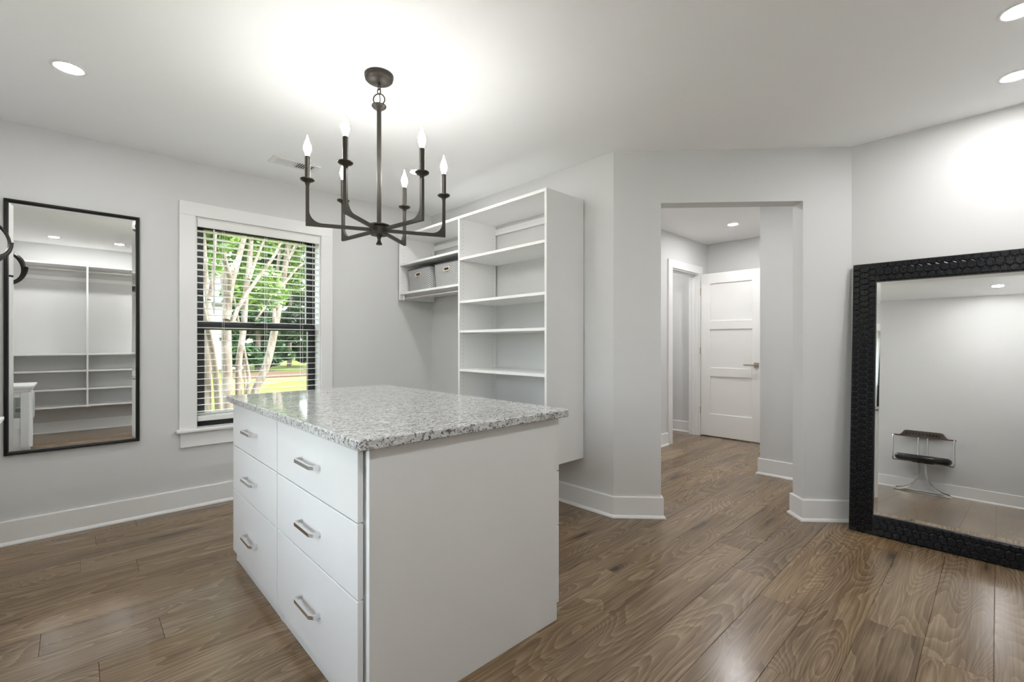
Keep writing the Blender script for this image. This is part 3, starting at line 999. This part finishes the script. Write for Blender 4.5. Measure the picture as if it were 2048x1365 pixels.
MB().box((-w2 + .004, -.006, -h2 + .004), (w2 - .004, 0, h2 - .004)).build('backing', M['black_frame'], wm)
mirror_glass(wm, 2 * (w2 - fw_), 2 * (h2 - fw_), 0.020, -0.007)

# ------------------------------------------------------------------ leaning floor mirror
LEAN = 0.082
FMW, FMH, FT, FB = 1.02, 1.665, 0.034, 0.118
fm = empty('floor_mirror', (3.498, 0.640 - FMW / 2, 0.003))
tag(fm, 'large leaning floor mirror in a wide black frame of hammered hexagon relief', 'mirror')
# local: x along width (toward -y world is +x), z up, face toward -y local -> world -x
fm.rotation_euler = Matrix.Rotation(R(-90), 4, 'Z').to_euler()
pivot = fm
tilt = Matrix.Rotation(-math.atan(LEAN), 4, 'X')
fm.rotation_euler = (Matrix.Rotation(R(-90), 4, 'Z') @ tilt).to_euler()
BKF = M['black_frame']
hw_, hh_ = FMW / 2, FMH
po_ = [Vector((-hw_, 0)), Vector((hw_, 0)), Vector((hw_, hh_)), Vector((-hw_, hh_))]
pi_ = [Vector((-hw_ + FB, FB)), Vector((hw_ - FB, FB)), Vector((hw_ - FB, hh_ - FB)), Vector((-hw_ + FB, hh_ - FB))]
frame_side(fm, po_, pi_, BKF, [(0, -FT), (0, -0.003), (0.02, 0.0), (0.98, 0.0), (1.0, -0.003), (1.0, -FT)])
MB().box((-hw_ + .01, FT - .006, .01), (hw_ - .01, FT - .001, hh_ - .01)).build('backing', BKF, fm)
gl = empty('glass_holder'); bpy.data.objects.remove(gl)
gw, gh = FMW - 2 * FB, FMH - 2 * FB
def fm_glass():
    bev, y = 0.026, 0.014
    x, za, zb_ = gw / 2 + .004, FB - .004, FMH - FB + .004
    MB().box((-x + bev, y - .0045, za + bev), (x - bev, y - .001, zb_ - bev)).build('mirror_glass', M['mirror'], fm)
    o = [(-x, y - .0018, za), (x, y - .0018, za), (x, y - .0018, zb_), (-x, y - .0018, zb_)]
    i = [(-x + bev, y - .0046, za + bev), (x - bev, y - .0046, za + bev), (x - bev, y - .0046, zb_ - bev), (-x + bev, y - .0046, zb_ - bev)]
    MB().add(o + i, [(0, 1, 5, 4), (1, 2, 6, 5), (2, 3, 7, 6), (3, 0, 4, 7)]).build('glass_bevel', M['mirror'], fm)
fm_glass()
# relief tiles: local rail frame (u across the rail 0..FB outer->inner, v along the rail)
PV = 0.0365
def tile(poly, sl=0.13):
    """pillowed polygon tile, proud of the frame face (-y), one edge higher than the other"""
    n = len(poly)
    cu = sum(p[0] for p in poly) / n; cv = sum(p[1] for p in poly) / n
    mb = MB()
    def ringp(s, hgt, slope=0.0):
        return [(cu + (p[0] - cu) * s, cv + (p[1] - cv) * s, hgt + slope * (p[1] - cv)) for p in poly]
    v = ringp(0.95, 0.0) + ringp(0.92, 0.0060, sl) + ringp(0.74, 0.0085, sl)
    f = []
    for r_ in range(2):
        f += [(r_ * n + i, r_ * n + (i + 1) % n, (r_ + 1) * n + (i + 1) % n, (r_ + 1) * n + i) for i in range(n)]
    f.append(tuple(2 * n + i for i in range(n)))
    return mb.add(v, f)
w3 = FB / 3.0
e = 0.009
mid = [(w3 - e, 0), (w3 + e * .2, -PV / 2), (2 * w3 - e * .2, -PV / 2), (2 * w3 + e, 0), (2 * w3 - e * .2, PV / 2), (w3 + e * .2, PV / 2)]
inr = [(0.003, -PV / 2), (w3 - e, -PV / 2), (w3 + e * .2, 0), (w3 - e, PV / 2), (0.003, PV / 2)]
inr = [(0.003, -PV / 2), (w3 - e, -PV / 2), (w3 + e * .1, 0), (w3 - e, PV / 2), (0.003, PV / 2)]
otr = [(2 * w3 - e * .1, 0), (2 * w3 + e, -PV / 2), (FB - .003, -PV / 2), (FB - .003, PV / 2), (2 * w3 + e, PV / 2)]
def rail_matrix(side):
    # columns: u axis, v axis, height axis (-y local), origin, in mirror-local coordinates
    if side == 'left':   u, v, o = Vector((1, 0, 0)), Vector((0, 0, 1)), Vector((-hw_, 0, 0))
    if side == 'right':  u, v, o = Vector((-1, 0, 0)), Vector((0, 0, 1)), Vector((hw_, 0, 0))
    if side == 'bottom': u, v, o = Vector((0, 0, 1)), Vector((1, 0, 0)), Vector((-hw_, 0, 0))
    if side == 'top':    u, v, o = Vector((0, 0, -1)), Vector((1, 0, 0)), Vector((-hw_, 0, hh_))
    hgt = Vector((0, -1, 0))
    return Matrix(((u.x, v.x, hgt.x, o.x), (u.y, v.y, hgt.y, o.y), (u.z, v.z, hgt.z, o.z), (0, 0, 0, 1)))
count = 0
rest = MB()
for side, L, v0 in (('left', FMH, 0.0), ('bottom', FMW - FB, FB), ('top', FMW - FB, FB), ('right', FMH - FB, FB)):
    MX = rail_matrix(side)
    flip = MX.to_3x3().determinant() < 0
    meshes = {}
    for nm, poly, off in (('outer', inr, 0.5), ('mid', mid, 0.0), ('inner', otr, 0.5)):
        mb = tile(poly, 0.13 if side in ('left', 'right') else 0.03)
        mb.xf(MX.to_3x3().to_4x4())
        if flip:
            mb.f = [tuple(reversed(q)) for q in mb.f]
        meshes[nm] = (mb, mb.mesh('frame_tile', M['tile_black']), off)
    last = L if side in ('left',) else (L if side == 'right' else FMW)
    for nm, (mb, me, off) in meshes.items():
        kk = 0
        while True:
            vv = v0 + PV * (kk + 0.5 + (off if nm != 'mid' else 0.0))
            kk += 1
            hi = FMH if side == 'left' else (FMH - FB if side == 'right' else FMW - FB)
            lo_ = v0 if side != 'left' else 0
            if nm == 'inner' and side == 'left' and (vv < FB + .01 or vv > FMH - FB - .01):
                if vv > hi - PV / 2: break
            if vv + PV / 2 > hi + 0.004: break
            p = MX @ Vector((0, vv, 0))
            if count < 300:
                link('frame_tile', me, fm, p)
                count += 1
            else:
                rest.add([Vector(q) + p for q in mb.v], mb.f)
if rest.v:
    o = rest.build('frame_tiles', M['tile_black'], fm)
    o['kind'] = 'stuff'

# ------------------------------------------------------------------ chrome chair (seen in the floor mirror)
cr = tag(empty('armchair', (-0.452, 0.630, 0), R(-4)), 'chrome tube armchair with black leather seat and dark wood back by the grey wall', 'chair')
def superell(a, b, n=40, p=3.0):
    out = []
    for i in range(n):
        th = 2 * math.pi * i / n
        c, s = math.cos(th), math.sin(th)
        out.append((a * abs(c) ** (2 / p) * (1 if c >= 0 else -1), b * abs(s) ** (2 / p) * (1 if s >= 0 else -1)))
    return out
se = superell(0.128, 0.262)
levels = [(0.80, 0.365), (0.95, 0.372), (1.0, 0.395), (0.985, 0.424), (0.90, 0.443), (0.60, 0.440), (0.25, 0.436)]
v, f = [], []
n = len(se)
for s, z in levels:
    v += [(p[0] * s, p[1] * s, z) for p in se]
for i in range(len(levels) - 1):
    f += [(i * n + k, i * n + (k + 1) % n, (i + 1) * n + (k + 1) % n, (i + 1) * n + k) for k in range(n)]
f += [tuple(range(n - 1, -1, -1)), tuple((len(levels) - 1) * n + k for k in range(n))]
MB().add(v, f).build('seat', M['leather'], cr, 50)
MB().box((-.075, -.10, .352), (.075, .10, .366), .004).build('seat_plate', M['plastic_black'], cr)
def arc(pts_, n=8):
    """Catmull-Rom smoothing"""
    P = [Vector(p) for p in pts_]
    P = [P[0] * 2 - P[1]] + P + [P[-1] * 2 - P[-2]]
    out = []
    for i in range(1, len(P) - 2):
        for j in range(n):
            t_ = j / n
            a, b, c, d = P[i - 1:i + 3]
            out.append(0.5 * ((2 * b) + (c - a) * t_ + (2 * a - 5 * b + 4 * c - d) * t_ ** 2 + (3 * b - a - 3 * c + d) * t_ ** 3))
    out.append(P[-2])
    return out
for s in (1, -1):
    y = 0.275 * s
    fr = [(-0.125, y * .16, 0.66), (-0.125, y * .16, 0.40), (-0.11, y * .22, 0.362), (0.0, y * .80, 0.358), (0.105, y * .96, 0.358), (0.122, y, 0.385), (0.124, y, 0.45), (0.124, y, 0.62), (0.118, y, 0.655), (0.10, y, 0.662), (0.02, y, 0.662), (-0.06, y * .98, 0.662)]
    MB().tube(arc(fr, 6), 0.0085, 10).build('arm_frame', M['chrome'], cr, 60)
# wooden back band with flaring ends, wraps round to the arms
v, f = [], []
N = 28
for i in range(N + 1):
    q = -1 + 2 * i / N
    th = q * R(88)
    x = -0.130 + 0.12 * (1 - math.cos(th)) * 0.95
    y = 0.285 * math.sin(th) / math.sin(R(88))
    e_ = abs(q)
    sm_ = min(1, max(0, (0.56 - e_) / 0.16)); sm_ = sm_ * sm_ * (3 - 2 * sm_)
    zt_, zb__ = 0.672 + 0.066 * sm_, 0.655
    nx, ny = math.cos(th), -math.sin(th)
    for dx in (0.009, -0.009):
        lean = -0.018 * sm_
        v += [(x + nx * dx, y + ny * dx, zb__), (x + nx * dx + lean * math.cos(th), y + ny * dx, zt_)]
for i in range(N):
    a, b = i * 4, (i + 1) * 4
    f += [(a, b, b + 1, a + 1), (a + 1, b + 1, b + 3, a + 3), (a + 3, b + 3, b + 2, a + 2), (a + 2, b + 2, b, a)]
f += [(0, 1, 3, 2), (N * 4, N * 4 + 2, N * 4 + 3, N * 4 + 1)]
bk = MB().add(v, f).build('backrest', M['walnut'], cr, 40)
for i in range(11):
    th = R(-32 + 6.4 * i)
    x = -0.122 + 0.12 * (1 - math.cos(th)) * 0.95 + 0.0 ; y = 0.285 * math.sin(th)
    MB().box((x - .002, y - .005, .684), (x + .004, y + .005, .716), .001).build('back_slot', M['plastic_black'], bk)
for sx in (1, -1):
    for s in (1, -1):
        lg = [(0.035 * sx, 0.034 * s, 0.352), (0.038 * sx, 0.030 * s, 0.26), (0.048 * sx, 0.050 * s, 0.16), (0.065 * sx, 0.105 * s, 0.075), (0.085 * sx, 0.175 * s, 0.028), (0.10 * sx, 0.245 * s, 0.012)]
        MB().sweep(arc(lg, 6), [(-.011, -.006), (.011, -.006), (.011, .006), (-.011, .006)]).build('leg', M['chrome_dark'], cr, 40)
for sx in (1, -1):
    MB().box((0.10 * sx - .012, -.262, 0.0), (0.10 * sx + .012, .262, 0.010), .003).build('floor_runner', M['steel'], cr)

# ------------------------------------------------------------------ small cabinet by the left wall and swing-arm mirror
cb = tag(empty('glazed_cabinet', (-0.422, 2.70, 0)), 'low white cabinet with crown top and small glass panes by the wall mirror', 'cabinet')
OC = Vector((-0.422, 2.70, 0))
CX0, CX1, CY0, CY1, CZ = -0.612, -0.242, 2.50, 2.90, 0.800
T = M['trim']
def cbx(nm, a, b, m=T, ch=0.0015, par=cb):
    return MB().box(Vector(a) - OC, Vector(b) - OC, ch).build(nm, m, par)
for x in (CX0, CX1 - .045):
    for y in (CY0, CY1 - .045):
        cbx('post', (x, y, 0), (x + .045, y + .045, CZ))
cbx('shelf', (CX0 + .02, CY0 + .02, 0.545), (CX1 - .02, CY1 - .02, 0.560)); cbx('shelf', (CX0 + .02, CY0 + .02, 0.09), (CX1 - .02, CY1 - .02, 0.105))
cbx('side_panel', (CX1 - .030, CY0 + .0455, 0.09), (CX1 - .010, CY1 - .0455, CZ), ch=0)
cbx('back_panel', (CX0 + .005, CY0 + .0455, 0.09), (CX0 + .015, CY1 - .0455, CZ), ch=0)
for y0_, y1_ in ((CY1 - .028, CY1 - .006), (CY0 + .006, CY0 + .028)):
    cbx('rail', (CX0 + .0455, y0_, 0.762), (CX1 - .0455, y1_, CZ)); cbx('rail', (CX0 + .0455, y0_, 0.530), (CX1 - .0455, y1_, 0.612)); cbx('rail', (CX0 + .0455, y0_, 0.0), (CX1 - .0455, y1_, 0.13))
    cbx('muntin', (-0.348, y0_, 0.612), (-0.338, y1_, 0.762)); cbx('muntin', (-0.445, y0_, 0.612), (-0.435, y1_, 0.762))
    for a, b in ((CX0 + .0455, -0.445), (-0.435, -0.348), (-0.338, CX1 - .0455)):
        cbx('pane', (a, (y0_ + y1_) / 2 - .0015, 0.612), (b, (y0_ + y1_) / 2 + .0015, 0.762), M['glass'], 0)
    cbx('panel', (CX0 + .0455, (y0_ + y1_) / 2 - .004, 0.13), (CX1 - .0455, (y0_ + y1_) / 2 + .004, 0.530), ch=0)
def crown():
    prof = [(0.0, 0.800), (0.006, 0.802), (0.010, 0.815), (0.020, 0.830), (0.024, 0.834), (0.024, 0.846), (0.0, 0.846)]
    mb = MB()
    rings = []
    for d, z in prof:
        rings.append([(CX0 - (d * .3), CY0 - d, z), (CX1 + d, CY0 - d, z), (CX1 + d, CY1 + d, z), (CX0 - (d * .3), CY1 + d, z)])
    v = [Vector(p) - OC for r_ in rings for p in r_]
    f = []
    for i in range(len(prof) - 1):
        f += [(i * 4 + k, i * 4 + (k + 1) % 4, (i + 1) * 4 + (k + 1) % 4, (i + 1) * 4 + k) for k in range(4)]
    f += [(3, 2, 1, 0), tuple((len(prof) - 1) * 4 + k for k in range(4))]
    return mb.add(v, f).build('crown_top', T, cb)
crown()

vm = tag(empty('swing_arm_mirror', (XL, 3.33, 1.655)), 'round black-rimmed swing-arm vanity mirror fixed near the wall mirror', 'mirror')
MB().lathe([(0.045, 0.0), (0.045, 0.010), (0.038, 0.016), (0.0, 0.016)], seg=28, axis='x').build('wall_plate', M['plastic_black'], vm, 40)
MB().tube([(0.014, 0, -0.03), (0.17, -0.05, -0.05), (0.290, 0.0, -0.105)], 0.007, 8).build('arm', M['plastic_black'], vm, 40)
Mx = Matrix.Translation((0.302, 0.0, 0.010)) @ Matrix.Rotation(R(38), 4, 'Z') @ Matrix.Rotation(R(-14), 4, 'X')
yk = [(0.112 * math.cos(R(a)), 0, 0.112 * math.sin(R(a))) for a in range(180, 361, 12)]
MB().sweep(yk, [(-.009, -.003), (.009, -.003), (.009, .003), (-.009, .003)], up=Vector((0, 1, 0))).xf(Matrix.Translation((0.302, 0, 0.010)) @ Matrix.Rotation(R(38), 4, 'Z')).build('yoke', M['plastic_black'], vm, 40)
hdm = MB().lathe([(0.092, -0.018), (0.100, -0.018), (0.104, -0.012), (0.104, 0.012), (0.100, 0.018), (0.092, 0.018), (0.092, -0.018)], seg=40, axis='y', cap=False).xf(Mx).build('rim', M['plastic_black'], vm, 40)
MB().lathe([(0.0, -0.012), (0.0925, -0.012), (0.0925, 0.012), (0.0, 0.012)], seg=40, axis='y').xf(Mx).build('mirror_disc', M['mirror'], vm, 40)

# ------------------------------------------------------------------ outdoors
GZ = -0.45
struct(MB().box((-45, -40, GZ - .2), (60, 75, GZ)).build('ground', M['ground']), 'sunlit lawn outside the window', 'lawn')
tag(MB().prism([(5.2, 23.4), (22, 22.6), (22, 26.6), (5.8, 27.2)], GZ, GZ + .04).build('mulch_bed', M['mulch']), 'brown mulch bed under the dark trees outside', 'mulch bed')

def leaves_mesh(name, clusters, n, size, mat, flat=0.5):
    """clusters: list of (centre, radii, weight)"""
    w = np.array([c[2] for c in clusters], float); w /= w.sum()
    idx = RNG.choice(len(clusters), n, p=w)
    cen = np.array([c[0] for c in clusters])[idx]
    rad = np.array([c[1] for c in clusters])[idx]
    d = RNG.normal(size=(n, 3)); d /= np.linalg.norm(d, axis=1)[:, None]
    rr_ = RNG.uniform(0.55, 1.0, n) ** 0.6
    pos = cen + d * rad * rr_[:, None]
    a = RNG.normal(size=(n, 3)); a[:, 2] *= flat; a /= np.linalg.norm(a, axis=1)[:, None]
    b = np.cross(a, RNG.normal(size=(n, 3))); b /= np.linalg.norm(b, axis=1)[:, None]
    s = size * RNG.uniform(0.6, 1.35, n)[:, None]
    v = np.stack([pos - a * s, pos - b * s * .45, pos + a * s, pos + b * s * .45], 1).reshape(-1, 3)
    me = bpy.data.meshes.new(name)
    me.vertices.add(4 * n); me.loops.add(4 * n); me.polygons.add(n)
    me.vertices.foreach_set('co', v.astype(np.float32).ravel())
    me.loops.foreach_set('vertex_index', np.arange(4 * n, dtype=np.int32))
    me.polygons.foreach_set('loop_start', np.arange(0, 4 * n, 4, dtype=np.int32))
    me.materials.append(mat)
    me.update(calc_edges=True)
    return me

def stem_tree(name, label, Y, stems, clusters, nleaf, leafsize, group):
    """stems: list of (pixel path, px width at base, px width at top, depth shift); first stem reaches the ground"""
    b0 = at_y(*stems[0][0][0], Y)
    t = tag(empty(name, (b0.x, Y, GZ)), label, 'tree', group)
    Oo = Vector((b0.x, Y, GZ))
    for path, wa, wb, sh, root in stems:
        pts_ = []
        m = len(path)
        for i, (px, py) in enumerate(path):
            pts_.append(at_y(px, py, Y + sh * i / max(1, m - 1)) - Oo)
        depth = Y / 1.15
        if root:
            p = pts_[0]
            pts_ = [Vector((p.x * 0.9 + 0.02, p.y, -0.02))] + pts_
        sm_ = arc(pts_, 5)
        rad_ = [(wa + (wb - wa) * i / (len(sm_) - 1)) / 2 / FPX * depth for i in range(len(sm_))]
        # carry the top on upward out of the window's view
        tip = sm_[-1] + (sm_[-1] - sm_[-3]).normalized() * 1.1
        sm_.append(tip); rad_.append(rad_[-1] * 0.5)
        MB().tube(sm_, rad_, 9).build('stem', M['bark'], t, 60)
    cl = [(tuple(at_y(px, py, yy_) - Oo), (r_, r_, r_ * .8), r_ ** 2) for px, py, yy_, r_ in clusters]
    o = link('foliage', leaves_mesh('foliage', cl, nleaf, leafsize, M['leaf_lime']), t)
    o['kind'] = 'stuff'
    return t
GT = 'multi-stem trees outside the window'
stem_tree('crape_myrtle', 'slim pale-barked tree with two stems at the window frame edge', 5.9,
          [([(415, 815), (417, 657), (419, 633), (412, 560), (407, 470)], 15, 8, 0.3, True),
           ([(437, 825), (429, 728), (418, 670)], 14, 9, -0.2, True),
           ([(418, 600), (427, 540), (431, 470)], 7, 5, 0.2, False)],
          [(400, 430, 6.4, .40), (425, 470, 6.5, .28), (385, 520, 6.5, .32)], 1500, .055, GT)
stem_tree('crape_myrtle', 'thick pale-barked tree with many spreading stems outside the window', 8.0,
          [([(456, 823), (453, 657), (455, 598), (445, 538), (437, 459)], 22, 12, 0.5, True),
           ([(453, 640), (463, 570), (478, 515), (492, 459)], 13, 10, 0.4, False),
           ([(457, 590), (459, 554), (447, 510), (449, 459)], 11, 9, -0.4, False),
           ([(478, 800), (478, 728), (487, 660), (492, 586), (498, 538), (502, 471)], 13, 11, 0.9, True),
           ([(463, 650), (478, 613), (506, 570), (546, 515), (562, 483)], 9, 6, 0.9, False),
           ([(498, 560), (512, 520), (532, 470)], 7, 5, 0.5, False),
           ([(492, 810), (498, 760), (492, 720)], 9, 6, 0.2, True)],
          [(470, 500, 9.6, .42), (482, 470, 9.2, .45), (520, 560, 9.8, .40), (475, 590, 9.7, .28), (500, 600, 10.2, .3), (505, 480, 10.5, .5), (540, 590, 10.4, .35), (455, 440, 9.0, .5), (530, 450, 9.5, .5)], 5200, .06, GT)
stem_tree('crape_myrtle', 'leaning pale-barked tree with forked top outside the window', 12.3,
          [([(508, 790), (534, 728), (550, 657), (558, 609), (569, 546), (577, 483)], 18, 11, 0.4, True),
           ([(550, 660), (548, 602), (554, 550), (562, 487)], 8, 7, 0.6, False),
           ([(563, 575), (593, 538), (617, 522)], 6, 5, 0.3, False),
           ([(512, 640), (538, 602), (550, 570), (572, 530)], 4, 4, 0.3, False),
           ([(577, 520), (590, 490), (604, 462)], 5, 4, 0.2, False)],
          [(600, 470, 13.0, .65), (590, 560, 13.2, .5), (555, 460, 13.0, .6), (620, 520, 13.1, .55)], 2800, .07, GT)

def evergreen(x, y, rx, top, label, n, lime=False, size=.13):
    t = tag(empty('evergreen_tree', (x, y, GZ)), label, 'tree', 'leafy trees beyond the lawn')
    hgt = top - GZ
    MB().tube([(0, 0, -.02), (0.05, 0, hgt * .4), (0, 0.05, hgt * .8)], [.16, .11, .05], 8).build('trunk', M['bark'], t, 60)
    cl = []
    q = random.Random(int(x * 97 + y * 13))
    for i in range(95):
        z = q.uniform(0.05, 1.0)
        r_ = rx * (1.0 - 0.45 * z) * math.sqrt(q.uniform(0.1, 1))
        a = q.uniform(0, 2 * math.pi)
        s = q.uniform(.35, .75) * rx * .45
        cl.append(((r_ * math.cos(a), r_ * math.sin(a), z * hgt), (s, s, s * .7), s ** 2))
    o = link('foliage', leaves_mesh('foliage', cl, n, size, M['leaf_lime' if lime else 'leaf_dark']), t)
    o['kind'] = 'stuff'
    return t
evergreen(7.7, 29.5, 1.7, 9.5, 'dense dark evergreen tree right behind the leaning tree outside', 27000, False, .2)
evergreen(12.6, 29.5, 1.8, 10.5, 'tall dark evergreen tree at the frame edge of the black window', 25000, False, .2)
evergreen(10.8, 33.8, 2.0, 12.0, 'dark evergreen tree filling the gap between two others outside', 25000, False, .22)
evergreen(5.8, 48.0, 3.4, 17.0, 'tall bright leafy tree rising behind the white house', 25000, True, .3)
evergreen(13.5, 48.0, 3.4, 17.0, 'tall leafy green tree far behind the evergreens', 22000, False, .3)
sc_ = at_y(487, 702, 9.6)
sh_ = tag(empty('shrub', (sc_.x, 9.6, GZ)), 'small round glossy-leaved shrub standing among the pale trunks', 'shrub')
MB().tube([(0, 0, -.02), (0.03, 0, .7), (0, 0, sc_.z - GZ)], [.03, .022, .012], 7).build('stem', M['bark'], sh_, 60)
o = link('foliage', leaves_mesh('foliage', [((0, 0, sc_.z - GZ), (.20, .20, .15), 1), ((.12, 0, sc_.z - GZ - .05), (.16, .16, .10), .6), ((-.12, .05, sc_.z - GZ + .02), (.15, .15, .10), .5)], 900, .045, M['leaf_dark']), sh_)
o['kind'] = 'stuff'

# white house beyond the lawn
ho = tag(empty('white_house', (4.0, 33.0, GZ)), 'white clapboard house with grey gable roof beyond the pale trunks', 'house')
wb = MB()
hw3, hz = 3.8, 4.2
z = 0.0
while z < hz:
    wb.add([(-hw3, 0.0, z), (hw3, 0.0, z), (hw3, -0.035, z), (-hw3, -0.035, z), (-hw3, 0, z + .19), (hw3, 0, z + .19)],
           [(3, 2, 5, 4), (0, 1, 2, 3)])
    z += .19
wb.box((-hw3, 0.0, 0), (hw3, 7, hz))
wb.add([(hw3, 0, hz), (hw3, 7, hz), (hw3, 3.5, hz + 2.2), (-hw3, 0, hz), (-hw3, 7, hz), (-hw3, 3.5, hz + 2.2)], [(0, 1, 2), (3, 5, 4)])
hwall = wb.build('wall', M['siding'], ho)
for s in (0, 1):
    ya, yb = (-.4, 3.5) if s == 0 else (3.5, 7.4)
    za, zb_ = (hz - .25, hz + 2.2) if s == 0 else (hz + 2.2, hz - .25)
    MB().add([(-hw3 - .3, ya, za), (hw3 + .3, ya, za), (hw3 + .3, yb, zb_), (-hw3 - .3, yb, zb_), (-hw3 - .3, ya, za + .14), (hw3 + .3, ya, za + .14), (hw3 + .3, yb, zb_ + .14), (-hw3 - .3, yb, zb_ + .14)],
             [(0, 3, 2, 1), (4, 5, 6, 7), (0, 1, 5, 4), (1, 2, 6, 5), (2, 3, 7, 6), (3, 0, 4, 7)]).build('roof', M['roof'], ho)
for x in (-2.6, 0.2, 3.0):
    wnd = MB().box((x - .5, -.06, 1.0), (x + .5, 0.0, 2.5)).build('window', M['trim'], ho)
    MB().box((x - .42, -.065, 1.08), (x + .42, -.0605, 2.42)).build('pane', M['black_sash'], wnd)
